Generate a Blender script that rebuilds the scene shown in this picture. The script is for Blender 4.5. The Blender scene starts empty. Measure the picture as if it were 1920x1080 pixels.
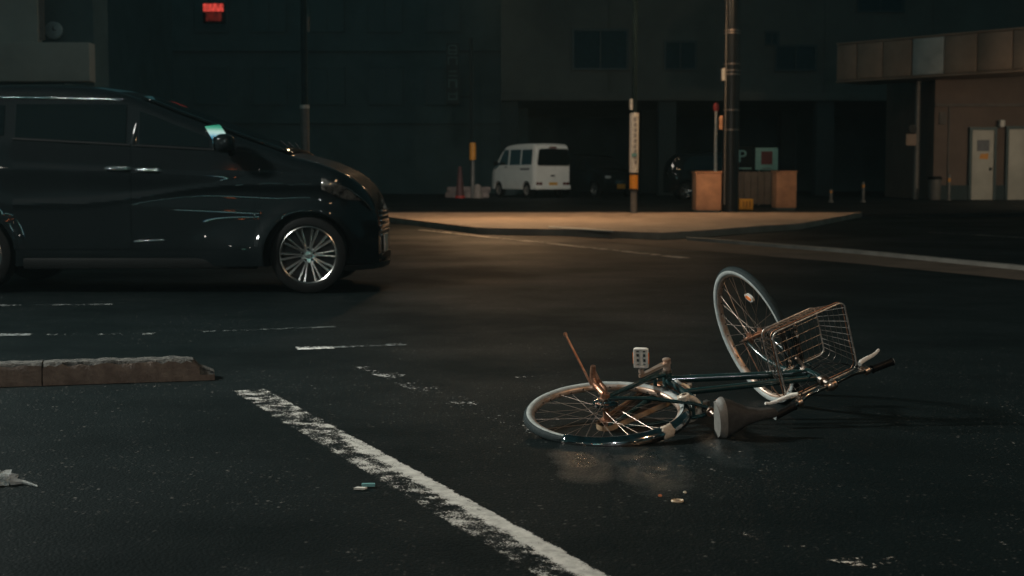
import bpy, bmesh, math, random
from mathutils import Vector as V, Matrix
random.seed(7)
R = math.radians
scene = bpy.context.scene
col = scene.collection

# ------------------------------------------------------------------ camera
F_PX, CAM_H = 2667.0, 1.05
PITCH = math.atan(210 / F_PX)
FD = V((0, math.cos(PITCH), -math.sin(PITCH))); UP = V((0, math.sin(PITCH), math.cos(PITCH)))
CAM = V((0, 0, CAM_H))
def ray(px, py):
    return FD + V((1, 0, 0)) * ((px - 960) / F_PX) - UP * ((py - 540) / F_PX)
def at(px, py, y):            # point seen at pixel (1920 frame), at world depth y
    r = ray(px, py); return CAM + r * (y / r.y)
def gr(px, py, z=0.0):        # point seen at pixel, on the level z
    r = ray(px, py); return CAM + r * ((z - CAM_H) / r.z)
cd = bpy.data.cameras.new('camera'); cam = bpy.data.objects.new('camera', cd); col.objects.link(cam)
cam.location = CAM; cam.rotation_euler = (math.pi / 2 - PITCH, 0, 0)
cd.sensor_width = 36; cd.lens = F_PX / 1920 * 36; cd.clip_start = 0.05; cd.clip_end = 600
cd.dof.use_dof = True; cd.dof.focus_distance = 5.75; cd.dof.aperture_fstop = 4.5
scene.camera = cam

# ------------------------------------------------------------------ materials
def mat(name, c, rough=0.5, metal=0.0, coat=0.0, spec=0.5, var=0.0, vscale=8.0, c2=None, bump=0.0, bscale=60.0, emit=None, estr=0.0, rvar=0.0):
    m = bpy.data.materials.new(name); m.use_nodes = True
    nt = m.node_tree; b = nt.nodes['Principled BSDF']
    b.inputs['Base Color'].default_value = (*c, 1); b.inputs['Roughness'].default_value = rough
    b.inputs['Metallic'].default_value = metal; b.inputs['Coat Weight'].default_value = coat
    b.inputs['Coat Roughness'].default_value = 0.03; b.inputs['Specular IOR Level'].default_value = spec
    tc = nt.nodes.new('ShaderNodeTexCoord')
    if var > 0 or c2:
        n = nt.nodes.new('ShaderNodeTexNoise'); n.inputs['Scale'].default_value = vscale; n.inputs['Detail'].default_value = 6
        n.inputs['Roughness'].default_value = 0.65
        nt.links.new(tc.outputs['Object'], n.inputs['Vector'])
        rp = nt.nodes.new('ShaderNodeValToRGB'); rp.color_ramp.elements[0].position = .35; rp.color_ramp.elements[1].position = .66
        d = c2 if c2 else tuple(x * (1 - var) for x in c)
        rp.color_ramp.elements[0].color = (*d, 1); rp.color_ramp.elements[1].color = (*c, 1)
        nt.links.new(n.outputs['Fac'], rp.inputs['Fac']); nt.links.new(rp.outputs['Color'], b.inputs['Base Color'])
        if rvar:
            mr = nt.nodes.new('ShaderNodeMapRange'); mr.inputs['To Min'].default_value = min(1, rough + rvar); mr.inputs['To Max'].default_value = max(.02, rough - rvar)
            nt.links.new(n.outputs['Fac'], mr.inputs['Value']); nt.links.new(mr.outputs['Result'], b.inputs['Roughness'])
    if bump > 0:
        n2 = nt.nodes.new('ShaderNodeTexNoise'); n2.inputs['Scale'].default_value = bscale; n2.inputs['Detail'].default_value = 5
        nt.links.new(tc.outputs['Object'], n2.inputs['Vector'])
        bp = nt.nodes.new('ShaderNodeBump'); bp.inputs['Strength'].default_value = bump; bp.inputs['Distance'].default_value = 0.01
        nt.links.new(n2.outputs['Fac'], bp.inputs['Height']); nt.links.new(bp.outputs['Normal'], b.inputs['Normal'])
    if emit:
        b.inputs['Emission Color'].default_value = (*emit, 1); b.inputs['Emission Strength'].default_value = estr
    return m

M = {}
# bicycle
M['teal'] = mat('teal_enamel', (.010, .036, .036), .25, .0, 0.8, var=.5, vscale=30)
M['chrome'] = mat('worn_chrome', (.52, .52, .52), .10, 1.0, var=.45, vscale=22, c2=(.26, .22, .20), rvar=.06)
M['steel'] = mat('bare_steel', (.40, .37, .34), .36, 1.0, var=.4, vscale=60, c2=(.30, .19, .13), bump=.1, bscale=300)
M['rusty'] = mat('rusty_metal', (.46, .26, .17), .38, .85, var=.5, vscale=40, c2=(.22, .09, .05), bump=.15, bscale=250)
M['alu'] = mat('dull_aluminium', (.62, .52, .45), .42, .75, var=.4, vscale=24, c2=(.42, .25, .16), bump=.08, bscale=200)
M['rimhole'] = mat('rim_hole', (.02, .015, .012), .8)
M['rubber'] = mat('tyre_rubber', (.016, .026, .027), .65, spec=.18, bump=.5, bscale=260, var=.4, vscale=60)
M['gum'] = mat('pale_sidewall', (.36, .385, .37), .6, var=.35, vscale=40)
M['plastic_pale'] = mat('pale_plastic', (.74, .70, .63), .4, var=.3, vscale=45, bump=.1, bscale=200)
M['plastic_black'] = mat('black_plastic', (.004, .004, .004), .5, spec=.12, var=.4, vscale=50)
M['orange_refl'] = mat('orange_reflector', (.75, .20, .05), .2, coat=.6)
M['clear_refl'] = mat('clear_reflector', (.8, .8, .76), .08, .3, coat=1)
M['vinyl'] = mat('saddle_vinyl', (.048, .045, .041), .65, spec=.25, var=.45, vscale=35, bump=.25, bscale=180)
M['vinyl_edge'] = mat('saddle_edge_vinyl', (.17, .165, .15), .55, var=.35, vscale=40)
M['tan'] = mat('tan_painted_metal', (.52, .36, .22), .4, .2, var=.4, vscale=25, c2=(.30, .19, .11))
M['cream'] = mat('cream_plastic', (.55, .46, .36), .4, var=.4, vscale=50)
M['lettering'] = mat('white_lettering', (.6, .6, .58), .5)
M['case_plate'] = mat('dirty_case_plate', (.07, .05, .035), .55, .3, var=.6, vscale=30, c2=(.02, .016, .014))
M['wire_dark'] = mat('shaded_wire', (.26, .235, .21), .38, .9, var=.4, vscale=40, c2=(.13, .10, .085))
M['wire'] = mat('lit_stainless_wire', (.62, .60, .57), .34, .75, var=.3, vscale=50, c2=(.30, .24, .20))
# cars
M['paint'] = mat('black_car_paint', (.005, .008, .009), .5, 0.0, .5, spec=.04, var=.15, vscale=3)
M['glass'] = mat('dark_car_glass', (.004, .006, .006), .04, 0, 0.0, spec=.6, var=.1, vscale=2)
M['black_trim'] = mat('black_trim', (.006, .007, .007), .45, spec=.15, var=.2, vscale=20)
M['carchrome'] = mat('car_chrome', (.8, .8, .8), .08, 1.0, var=.05)
M['alloy'] = mat('alloy_wheel', (.62, .61, .58), .22, 1.0, var=.12, vscale=30)
M['alloy_dark'] = mat('alloy_pocket', (.012, .013, .013), .5, .3, var=.2)
M['lamp_glass'] = mat('headlamp_glass', (.35, .33, .30), .12, .6, coat=1, var=.7, vscale=14, c2=(.03, .03, .03))
M['white_paint'] = mat('white_car_paint', (.72, .71, .66), .35, 0, .5, var=.12, vscale=3)
M['tail'] = mat('red_tail_lamp', (.10, .012, .01), .2, coat=.6, var=.3, vscale=30)
M['plate'] = mat('yellow_plate', (.60, .30, .03), .45, var=.2, vscale=20)
M['plate_ink'] = mat('plate_ink', (.02, .02, .02), .5)
# place
M['concrete'] = mat('kerb_concrete', (.155, .120, .095), .8, var=.5, vscale=16, c2=(.085, .062, .05), bump=.6, bscale=70)
M['concrete_top'] = mat('kerb_top_concrete', (.11, .105, .095), .9, spec=.1, var=.6, vscale=26, c2=(.018, .02, .02), bump=.6, bscale=80)
M['pave'] = mat('paving', (.40, .30, .225), .75, var=.4, vscale=1.3, c2=(.26, .19, .14), bump=.3, bscale=25)
M['apron'] = mat('gutter_concrete', (.165, .115, .082), .85, spec=.2, var=.45, vscale=1.6, c2=(.095, .066, .048), bump=.3, bscale=30)
M['kerbpale'] = mat('pale_kerb', (.80, .78, .72), .75, var=.4, vscale=3)
M['wallbrown'] = mat('brown_wall', (.12, .13, .118), .85, var=.25, vscale=.6, bump=.2, bscale=20)
M['walldark'] = mat('dark_wall', (.10, .17, .178), .9, var=.3, vscale=.5)
M['wallgrey'] = mat('grey_wall', (.40, .41, .37), .85, var=.2, vscale=.8, bump=.2, bscale=20)
M['winglass'] = mat('dark_window', (.025, .065, .08), .7, spec=.03, var=.2)
M['winframe'] = mat('window_frame', (.045, .075, .08), .5, .3, var=.2)
M['panel'] = mat('canopy_panel', (.36, .245, .175), .6, var=.3, vscale=1.2)
M['shopwall'] = mat('brown_shop_wall', (.165, .115, .088), .8, var=.25, vscale=1.0, bump=.15, bscale=15)
M['panel_pale'] = mat('pale_canopy_panel', (.55, .54, .5), .5, var=.3, vscale=1.5)
M['door_pale'] = mat('pale_door_paint', (.52, .50, .43), .5, var=.2, vscale=2)
M['notice'] = mat('grey_notice', (.12, .13, .15), .5, var=.3, vscale=12)
M['orange'] = mat('orange_sticker', (.75, .30, .03), .5, var=.2)
M['boxbrown'] = mat('brown_box_paint', (.66, .34, .19), .6, var=.3, vscale=3, bump=.15, bscale=30)
M['fencegrey'] = mat('grey_fence', (.15, .125, .105), .7, var=.3, vscale=4)
M['yellow'] = mat('yellow_plastic', (.75, .38, .03), .5, var=.3, vscale=8)
M['poledark'] = mat('dark_pole', (.012, .014, .015), .3, .2, var=.4, vscale=4)
M['polematte'] = mat('matte_dark_pole', (.035, .06, .064), .9, spec=.02, var=.3, vscale=4)
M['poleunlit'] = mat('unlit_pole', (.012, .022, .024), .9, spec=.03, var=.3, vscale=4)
M['polegrey'] = mat('grey_pole', (.20, .19, .175), .55, .3, var=.3, vscale=8)
M['white'] = mat('white_enamel', (.68, .66, .6), .5, var=.25, vscale=10)
M['red'] = mat('red_enamel', (.55, .05, .04), .45, var=.3, vscale=10)
M['darkred'] = mat('dark_red_sheet', (.10, .018, .02), .5, var=.2)
M['tealboard'] = mat('teal_board', (.16, .38, .38), .5, var=.2, vscale=8)
M['blackband'] = mat('black_band', (.015, .015, .015), .5)
M['orangeband'] = mat('orange_band', (.80, .32, .03), .35, var=.2, vscale=20)
M['stone'] = mat('low_wall_stone', (.30, .24, .22), .85, var=.5, vscale=5, bump=.5, bscale=12)
M['lens'] = mat('lamp_lens', (.8, .8, .8), .3, emit=(1, .93, .82), estr=160)
M['lens_pool'] = mat('pool_lamp_lens', (.8, .7, .6), .3, emit=(1, .66, .36), estr=65)
M['lens_side'] = mat('side_lamp_lens', (.8, .7, .6), .3, emit=(1, .70, .42), estr=190)
M['lens_dim'] = mat('small_lamp_lens', (.8, .7, .6), .3, emit=(1, .72, .45), estr=40)
M['lens_warm'] = mat('warm_lamp_lens', (.8, .7, .6), .3, emit=(1, .66, .36), estr=160)
M['pillar'] = mat('pillar_concrete', (.04, .06, .062), .9, var=.2)
M['towerglass'] = mat('tower_glass', (.082, .145, .152), .4, spec=.1)
M['kerbmid'] = mat('mid_kerb', (.30, .27, .23), .75, var=.35, vscale=3)
M['redsign'] = None

def em_mat(name, c, strength, var=0.0, vscale=10.0, stretch=(1, 1, 1)):
    m = bpy.data.materials.new(name); m.use_nodes = True; nt = m.node_tree; b = nt.nodes['Principled BSDF']
    b.inputs['Base Color'].default_value = (*[x * .3 for x in c], 1); b.inputs['Roughness'].default_value = .4
    b.inputs['Emission Color'].default_value = (*c, 1); b.inputs['Emission Strength'].default_value = strength
    if var:
        tc = nt.nodes.new('ShaderNodeTexCoord'); mp = nt.nodes.new('ShaderNodeMapping'); mp.inputs['Scale'].default_value = stretch
        n = nt.nodes.new('ShaderNodeTexNoise'); n.inputs['Scale'].default_value = vscale; n.inputs['Detail'].default_value = 2
        nt.links.new(tc.outputs['Object'], mp.inputs['Vector']); nt.links.new(mp.outputs['Vector'], n.inputs['Vector'])
        mr = nt.nodes.new('ShaderNodeMapRange'); mr.inputs['From Min'].default_value = .4; mr.inputs['From Max'].default_value = .6
        mr.inputs['To Min'].default_value = strength * (1 - var); mr.inputs['To Max'].default_value = strength
        nt.links.new(n.outputs['Fac'], mr.inputs['Value']); nt.links.new(mr.outputs['Result'], b.inputs['Emission Strength'])
    return m
M['redsign'] = em_mat('lit_red_sign', (.75, .07, .05), 1.1, .75, 9, (3, 1, .4))
M['redsign_dim'] = em_mat('dim_red_glow', (.6, .05, .03), .16, .8, 7, (2, 1, .6))
M['sign_green'] = em_mat('lit_green_band', (.02, .42, .24), 1.3)
M['sign_white'] = em_mat('lit_white_band', (.78, .95, .86), 1.3)
M['sign_blue'] = em_mat('lit_blue_band', (.05, .38, .62), 1.3, .5, 3)
M['fascia_green'] = em_mat('lit_fascia_green', (.02, .45, .27), 9)
M['fascia_white'] = em_mat('lit_fascia_white', (.8, .95, .88), 9)
M['fascia_blue'] = em_mat('lit_fascia_blue', (.05, .40, .62), 9)
M['chrome_wet'] = mat('wet_chrome', (.8, .8, .8), .06, 1.0, bump=1.6, bscale=90)
M['amber'] = mat('lit_amber_lens', (.9, .3, .05), .3, emit=(1, .22, .05), estr=30)
M['shopglow'] = em_mat('lit_shop_window', (.55, .95, .95), 2.6, .6, .9)

def asphalt(name, base=(.0042, .0074, .0078), speck=.19, wet=0.0, seed=0.0, spk=1.0):
    m = bpy.data.materials.new(name); m.use_nodes = True; nt = m.node_tree; L = nt.links; N = nt.nodes
    b = N['Principled BSDF']; tc = N.new('ShaderNodeTexCoord')
    mp = N.new('ShaderNodeMapping'); mp.inputs['Location'].default_value = (seed, seed * .7, 0); L.new(tc.outputs['Object'], mp.inputs['Vector'])
    def noise(s, d=4, r=.6):
        n = N.new('ShaderNodeTexNoise'); n.inputs['Scale'].default_value = s; n.inputs['Detail'].default_value = d; n.inputs['Roughness'].default_value = r
        L.new(mp.outputs['Vector'], n.inputs['Vector']); return n
    def math_(op, a, b_=None, c=None):
        n = N.new('ShaderNodeMath'); n.operation = op
        for i, x in enumerate((a, b_, c)):
            if x is None: continue
            if isinstance(x, (int, float)): n.inputs[i].default_value = x
            else: L.new(x, n.inputs[i])
        return n.outputs[0]
    def ramp(x, p0, p1, v0=0.0, v1=1.0):
        n = N.new('ShaderNodeMapRange'); n.inputs['From Min'].default_value = p0; n.inputs['From Max'].default_value = p1
        n.inputs['To Min'].default_value = v0; n.inputs['To Max'].default_value = v1; L.new(x, n.inputs['Value']); return n.outputs['Result']
    vor = N.new('ShaderNodeTexVoronoi'); vor.inputs['Scale'].default_value = 95; L.new(mp.outputs['Vector'], vor.inputs['Vector'])
    vorb = N.new('ShaderNodeTexVoronoi'); vorb.inputs['Scale'].default_value = 46; L.new(mp.outputs['Vector'], vorb.inputs['Vector'])
    big = noise(.55, 5); mid = noise(5, 5); fine = noise(140, 3)
    # pale stones among the binder: only some cells
    sep = N.new('ShaderNodeSeparateColor'); L.new(vor.outputs['Color'], sep.inputs['Color'])
    stone = math_('MULTIPLY', ramp(sep.outputs['Red'], .90, .99), ramp(vor.outputs['Distance'], .50, .15))
    sepb = N.new('ShaderNodeSeparateColor'); L.new(vorb.outputs['Color'], sepb.inputs['Color'])
    stoneb = math_('MULTIPLY', ramp(sepb.outputs['Green'], .94, 1.0), ramp(vorb.outputs['Distance'], .38, .10))
    patch = math_('MULTIPLY', ramp(mid.outputs['Fac'], .36, .62, .25, 1.0), ramp(big.outputs['Fac'], .40, .60, .18, 1.15))
    st = math_('MULTIPLY', math_('ADD', math_('MULTIPLY', stone, .7), math_('MULTIPLY', stoneb, 1.4)), patch)
    mixv = math_('MULTIPLY', st, spk)
    bright = ramp(big.outputs['Fac'], .3, .7, .8, 1.2)
    c1 = N.new('ShaderNodeMix'); c1.data_type = 'RGBA'; c1.inputs['A'].default_value = (*base, 1)
    c1.inputs['B'].default_value = (speck * 1.05, speck, speck * .92, 1); L.new(mixv, c1.inputs['Factor'])
    vm = N.new('ShaderNodeVectorMath'); vm.operation = 'SCALE'; L.new(c1.outputs['Result'], vm.inputs[0]); L.new(bright, vm.inputs['Scale'])
    L.new(vm.outputs['Vector'], b.inputs['Base Color'])
    rg = math_('ADD', ramp(big.outputs['Fac'], .34, .68, .62, .54), ramp(fine.outputs['Fac'], .3, .7, -.08, .08))
    rgo = math_('SUBTRACT', rg, math_('MULTIPLY', math_('MINIMUM', st, 1.0), .28)); rlink = (rgo,)
    b.inputs['Specular IOR Level'].default_value = .04
    if wet:
        sp = N.new('ShaderNodeSeparateXYZ'); L.new(tc.outputs['Object'], sp.inputs['Vector'])
        def film(cx, cy, rx, ry):
            ex = math_('POWER', math_('DIVIDE', math_('SUBTRACT', sp.outputs['X'], cx), rx), 2.0); ey = math_('POWER', math_('DIVIDE', math_('SUBTRACT', sp.outputs['Y'], cy), ry), 2.0)
            return math_('SQRT', math_('ADD', ex, ey))
        near = math_('MINIMUM', film(.265, 5.20, .075, .26), math_('MINIMUM', film(.505, 5.18, .095, .36), film(.82, 5.42, .07, .2)))  # smooth spots placed for the glints thrown below the mudguard
        dd = math_('ADD', near, math_('MULTIPLY', math_('SUBTRACT', mid.outputs['Fac'], .5), 1.6))
        wm = ramp(math_('ADD', dd, math_('MULTIPLY', math_('SUBTRACT', fine.outputs['Fac'], .5), .9)), 1.7, .25); rgo = math_('SUBTRACT', rgo, math_('MULTIPLY', wm, .38))
        L.new(math_('ADD', math_('MULTIPLY', wm, .9), ramp(big.outputs['Fac'], .38, .70, .03, .085)), b.inputs['Specular IOR Level'])
    L.new(rgo, b.inputs['Roughness'])
    hgt = math_('ADD', math_('MULTIPLY', vor.outputs['Distance'], -.9), math_('MULTIPLY', fine.outputs['Fac'], .5))
    bp = N.new('ShaderNodeBump'); bp.inputs['Strength'].default_value = .55 - .15 * wet; bp.inputs['Distance'].default_value = .004
    L.new(hgt, bp.inputs['Height']); L.new(bp.outputs['Normal'], b.inputs['Normal'])
    return m
M['asphalt'] = asphalt('road_asphalt', wet=.55)
M['asphalt_lot'] = asphalt('lot_asphalt', (.02, .022, .022), .08, 0, 5.0, .5)

def worn_paint(name, c=(.62, .61, .57), solid=0.0, wear=.5, scale=38.0, core=None, half=.1):
    """paint sheet with holes where it has worn off; core=(y0,y1): strip in the local y that kept its paint"""
    m = bpy.data.materials.new(name); m.use_nodes = True; nt = m.node_tree; L = nt.links; N = nt.nodes
    b = N['Principled BSDF']; out = N['Material Output']; tc = N.new('ShaderNodeTexCoord')
    b.inputs['Roughness'].default_value = .6
    def noise(s, d=5, r=.65):
        n = N.new('ShaderNodeTexNoise'); n.inputs['Scale'].default_value = s; n.inputs['Detail'].default_value = d; n.inputs['Roughness'].default_value = r
        L.new(tc.outputs['Object'], n.inputs['Vector']); return n.outputs['Fac']
    def math_(op, a, b_=None):
        n = N.new('ShaderNodeMath'); n.operation = op
        for i, x in enumerate((a, b_)):
            if x is None: continue
            if isinstance(x, (int, float)): n.inputs[i].default_value = x
            else: L.new(x, n.inputs[i])
        return n.outputs[0]
    def ramp(x, p0, p1, v0=0.0, v1=1.0):
        n = N.new('ShaderNodeMapRange'); n.inputs['From Min'].default_value = p0; n.inputs['From Max'].default_value = p1
        n.inputs['To Min'].default_value = v0; n.inputs['To Max'].default_value = v1; L.new(x, n.inputs['Value']); return n.outputs['Result']
    n1 = noise(scale, 6, .7); n2 = noise(scale * .09, 4)
    v = math_('ADD', math_('SUBTRACT', n1, wear), math_('MULTIPLY', math_('SUBTRACT', n2, .5), .9))
    sx = N.new('ShaderNodeSeparateXYZ'); L.new(tc.outputs['Object'], sx.inputs['Vector'])
    if core:
        wob = math_('ADD', sx.outputs['Y'], math_('MULTIPLY', math_('SUBTRACT', noise(9, 4), .5), .05))
        k = math_('MULTIPLY', ramp(wob, core[0] - .022, core[0] + .012), ramp(wob, core[1] + .008, core[1] - .008))
        kk = math_('MULTIPLY', k, ramp(sx.outputs['X'], core[2], core[3], 0.02, .24))
        v = math_('ADD', v, kk)
    edge = ramp(math_('ABSOLUTE', sx.outputs['Y']), half * .72, half, 0, -.28)
    v = math_('ADD', v, edge)
    mask = ramp(v, -.03, .035)
    col_ = N.new('ShaderNodeMix'); col_.data_type = 'RGBA'; col_.inputs['A'].default_value = (c[0] * .55, c[1] * .55, c[2] * .55, 1); col_.inputs['B'].default_value = (*c, 1)
    L.new(ramp(noise(21), .35, .6), col_.inputs['Factor']); L.new(col_.outputs['Result'], b.inputs['Base Color'])
    bp = N.new('ShaderNodeBump'); bp.inputs['Strength'].default_value = .4; bp.inputs['Distance'].default_value = .004
    L.new(noise(150, 3), bp.inputs['Height']); L.new(bp.outputs['Normal'], b.inputs['Normal'])
    tr = N.new('ShaderNodeBsdfTransparent'); mx = N.new('ShaderNodeMixShader')
    L.new(mask, mx.inputs['Fac']); L.new(tr.outputs[0], mx.inputs[1]); L.new(b.outputs[0], mx.inputs[2]); L.new(mx.outputs[0], out.inputs['Surface'])
    return m

# ------------------------------------------------------------------ mesh helper
class MB:
    def __init__(s): s.v = []; s.f = []; s.mi = []
    def add(s, vs, fs, mi=0, xf=None):
        o = len(s.v)
        s.v += [tuple(xf @ V(p)) if xf else tuple(p) for p in vs]
        s.f += [tuple(i + o for i in q) for q in fs]; s.mi += [mi] * len(fs); return s
    def box(s, c, d, mi=0, xf=None, bev=0.0):
        x, y, z = c; a, b, e = d[0] / 2, d[1] / 2, d[2] / 2
        if bev <= 0:
            vs = [(x + i * a, y + j * b, z + k * e) for k in (-1, 1) for j in (-1, 1) for i in (-1, 1)]
            fs = [(0, 2, 3, 1), (4, 5, 7, 6), (0, 1, 5, 4), (2, 6, 7, 3), (0, 4, 6, 2), (1, 3, 7, 5)]
            return s.add(vs, fs, mi, xf)
        bm = bmesh.new(); bmesh.ops.create_cube(bm, size=1)
        for q in bm.verts: q.co = V((x + q.co.x * d[0], y + q.co.y * d[1], z + q.co.z * d[2]))
        bmesh.ops.bevel(bm, geom=bm.edges[:], offset=min(bev, .49 * min(d)), segments=2, affect='EDGES', profile=.6)
        bm.verts.index_update()
        s.add([q.co[:] for q in bm.verts], [[q.index for q in f.verts] for f in bm.faces], mi, xf); bm.free(); return s
    def tube(s, path, r, seg=8, closed=False, mi=0, xf=None, caps=True):
        P = [V(p) for p in path]; n = len(P); rr = r if isinstance(r, (list, tuple)) else [r] * n
        vs = []; fs = []; prev = None
        for i in range(n):
            a = P[i - 1] if (i or closed) else P[0]; b = P[(i + 1) % n] if (i < n - 1 or closed) else P[-1]
            t = (b - a); t = t.normalized() if t.length > 1e-9 else V((0, 0, 1))
            if prev is None: u = t.orthogonal().normalized()
            else:
                u = prev - t * prev.dot(t); u = u.normalized() if u.length > 1e-6 else t.orthogonal().normalized()
            prev = u; w = t.cross(u)
            vs += [P[i] + (u * math.cos(2 * math.pi * k / seg) + w * math.sin(2 * math.pi * k / seg)) * rr[i] for k in range(seg)]
        for i in range(n if closed else n - 1):
            j = (i + 1) % n
            fs += [(i * seg + k, i * seg + (k + 1) % seg, j * seg + (k + 1) % seg, j * seg + k) for k in range(seg)]
        if caps and not closed:
            fs += [tuple(range(seg))[::-1], tuple((n - 1) * seg + k for k in range(seg))]
        return s.add(vs, fs, mi, xf)
    def lathe(s, prof, seg=32, mi=0, xf=None, a0=0, a1=360, closed_prof=False, mis=None):
        """profile (r, h) spun round the local Z"""
        full = abs(a1 - a0) >= 359.9; n = seg if full else seg + 1; m = len(prof)
        vs = [(r * math.cos(R(a0 + (a1 - a0) * i / seg)), r * math.sin(R(a0 + (a1 - a0) * i / seg)), h) for i in range(n) for r, h in prof]
        for k in range(m if closed_prof else m - 1):
            k2 = (k + 1) % m
            fs = [(i * m + k, ((i + 1) % n) * m + k, ((i + 1) % n) * m + k2, i * m + k2) for i in range(n if full else n - 1)]
            if k == 0: o = len(s.v); s.add(vs, [], mi, xf)
            s.f += [tuple(i + o for i in q) for q in fs]; s.mi += [mis[k] if mis else mi] * len(fs)
        if not full and closed_prof:
            s.f += [tuple(o + i for i in range(m)), tuple(o + (n - 1) * m + i for i in range(m))[::-1]]; s.mi += [mis[0] if mis else mi] * 2
        return s
    def prism(s, poly, h0, h1, mi=0, xf=None):
        """polygon in local XY pulled from h0 to h1 along local Z"""
        n = len(poly)
        vs = [(x, y, h0) for x, y in poly] + [(x, y, h1) for x, y in poly]
        fs = [tuple(range(n))[::-1], tuple(range(n, 2 * n))] + [(i, (i + 1) % n, n + (i + 1) % n, n + i) for i in range(n)]
        return s.add(vs, fs, mi, xf)
    def grid(s, P, mi=0, flip=False, xf=None):
        r = len(P); c = len(P[0]); vs = [p for row in P for p in row]
        fs = [(i * c + j, i * c + j + 1, (i + 1) * c + j + 1, (i + 1) * c + j) for i in range(r - 1) for j in range(c - 1)]
        if flip: fs = [q[::-1] for q in fs]
        return s.add(vs, fs, mi, xf)
    def build(s, name, mats, parent=None, ang=35, recalc=True):
        me = bpy.data.meshes.new(name); me.from_pydata([tuple(p) for p in s.v], [], s.f)
        for m in (mats if isinstance(mats, (list, tuple)) else [mats]): me.materials.append(m)
        me.polygons.foreach_set('material_index', s.mi)
        if recalc:
            bm = bmesh.new(); bm.from_mesh(me); bmesh.ops.recalc_face_normals(bm, faces=bm.faces); bm.to_mesh(me); bm.free()
        me.polygons.foreach_set('use_smooth', [True] * len(me.polygons)); me.set_sharp_from_angle(angle=R(ang)); me.update()
        o = bpy.data.objects.new(name, me); col.objects.link(o)
        if parent: o.parent = parent
        return o
def tag(o, label=None, cat=None, group=None, kind=None):
    if label: o['label'] = label
    if cat: o['category'] = cat
    if group: o['group'] = group
    if kind: o['kind'] = kind
    return o
def empty(name, loc, label=None, cat=None, group=None, rz=0.0):
    o = bpy.data.objects.new(name, None); col.objects.link(o); o.location = loc; o.rotation_euler = (0, 0, rz); o.empty_display_size = .2
    return tag(o, label, cat, group)
def copy_tree(o, parent=None):
    c = o.copy(); col.objects.link(c)
    if parent: c.parent = parent
    for ch in list(o.children): copy_tree(ch, c)
    return c
def frame_xf(origin, zaxis, xhint=(1, 0, 0)):
    z = V(zaxis).normalized(); x = V(xhint) - z * V(xhint).dot(z); x = x.normalized() if x.length > 1e-6 else z.orthogonal().normalized(); y = z.cross(x)
    m = Matrix((x, y, z)).transposed().to_4x4(); m.translation = V(origin); return m
def text_mesh(name, txt, size, m, parent, loc, rot=(math.pi / 2, 0, 0), ext=.004):
    c = bpy.data.curves.new(name, 'FONT'); c.body = txt; c.size = size; c.extrude = ext; c.align_x = 'CENTER'; c.align_y = 'CENTER'
    t = bpy.data.objects.new(name, c); col.objects.link(t); dg = bpy.context.evaluated_depsgraph_get()
    me = bpy.data.meshes.new_from_object(t.evaluated_get(dg)); bpy.data.objects.remove(t)
    me.materials.clear(); me.materials.append(m)
    o = bpy.data.objects.new(name, me); col.objects.link(o); o.parent = parent; o.location = loc; o.rotation_euler = rot; return o
def light(name, kind, loc, power, c, parent=None, aim=None, size=.4, spread=180, blend=.5):
    d = bpy.data.lights.new(name, kind); d.energy = power; d.color = c
    if kind == 'AREA': d.shape = 'DISK'; d.size = size; d.spread = R(spread)
    elif kind == 'SPOT': d.spot_size = R(spread); d.spot_blend = blend; d.shadow_soft_size = size
    else: d.shadow_soft_size = size
    o = bpy.data.objects.new(name, d); col.objects.link(o)
    if parent: o.parent = parent
    o.location = loc
    if aim is not None:
        base = parent.location if parent else V((0, 0, 0))
        o.rotation_euler = (V(aim) - (V(loc) + base)).to_track_quat('-Z', 'Y').to_euler()
    return o

# ------------------------------------------------------------------ bicycle (lying on its right side, wheel turned)
def rotm(ax, a): return Matrix.Rotation(a, 3, V(ax))
B_T = V((0.38764, 5.81534, 0.0745))
B_M = rotm((0, 0, 1), .747307) @ rotm((0, 1, 0), -.179651) @ rotm((1, 0, 0), 1.681717)
WR = .34
HA = R(68); SU = V((-math.cos(HA), 0, math.sin(HA))); SF = V((math.sin(HA), 0, math.cos(HA)))
FAX = V((1.11, 0, 0)); SP0 = FAX - SF * .055; ST = Matrix.Rotation(1.805239, 3, SU)
def sw(a, b, c):              # steered point: a along the steering axis, b forward of it, c to the rider's left
    return SP0 + ST @ (SU * a + SF * b + V((0, c, 0)))
bike = empty('bicycle', B_T, 'fallen city bicycle with wire front basket lying on its side on the wet asphalt', 'bicycle')
bike.rotation_mode = 'QUATERNION'; bike.rotation_quaternion = B_M.to_quaternion()
LEFT = V((0, 1, 0))

# frame
m = MB()
BBp = V((.457, 0, -.058)); hb = SP0 + SU * .39; ht = SP0 + SU * .53
st_top = V((.276, .0, .325))
m.tube([BBp, st_top], .0155, 14)
m.tube([hb, ht], .018, 14)
m.tube([hb - SU * .008, hb + SU * .010], .0215, 14, mi=1); m.tube([ht - SU * .010, ht + SU * .012], .0215, 14, mi=1)
m.tube([BBp + V((.01, 0, .01)), hb + SU * .035], .0165, 14)
m.tube([V((.385, 0, .10)), ht - SU * .035], .0140, 14)
m.tube([BBp - LEFT * .036, BBp + LEFT * .036], .0215, 16)
m.tube([BBp + LEFT * .036, BBp + LEFT * .046], .0225, 16, mi=1)
for s in (1, -1):
    m.tube([V((0, .066 * s, 0)), V((.10, .062 * s, -.012)), V((.34, .045 * s, -.045)), BBp + LEFT * .028 * s], [.0085, .0095, .0115, .0115], 10)
    m.tube([V((0, .066 * s, .006)), V((.12, .058 * s, .125)), V((.245, .030 * s, .265)), st_top + V((.002, .014 * s, -.01))], [.0075, .008, .008, .008], 10)
    m.box((0, .066 * s, 0), (.050, .006, .030), 1, bev=.002)
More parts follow.
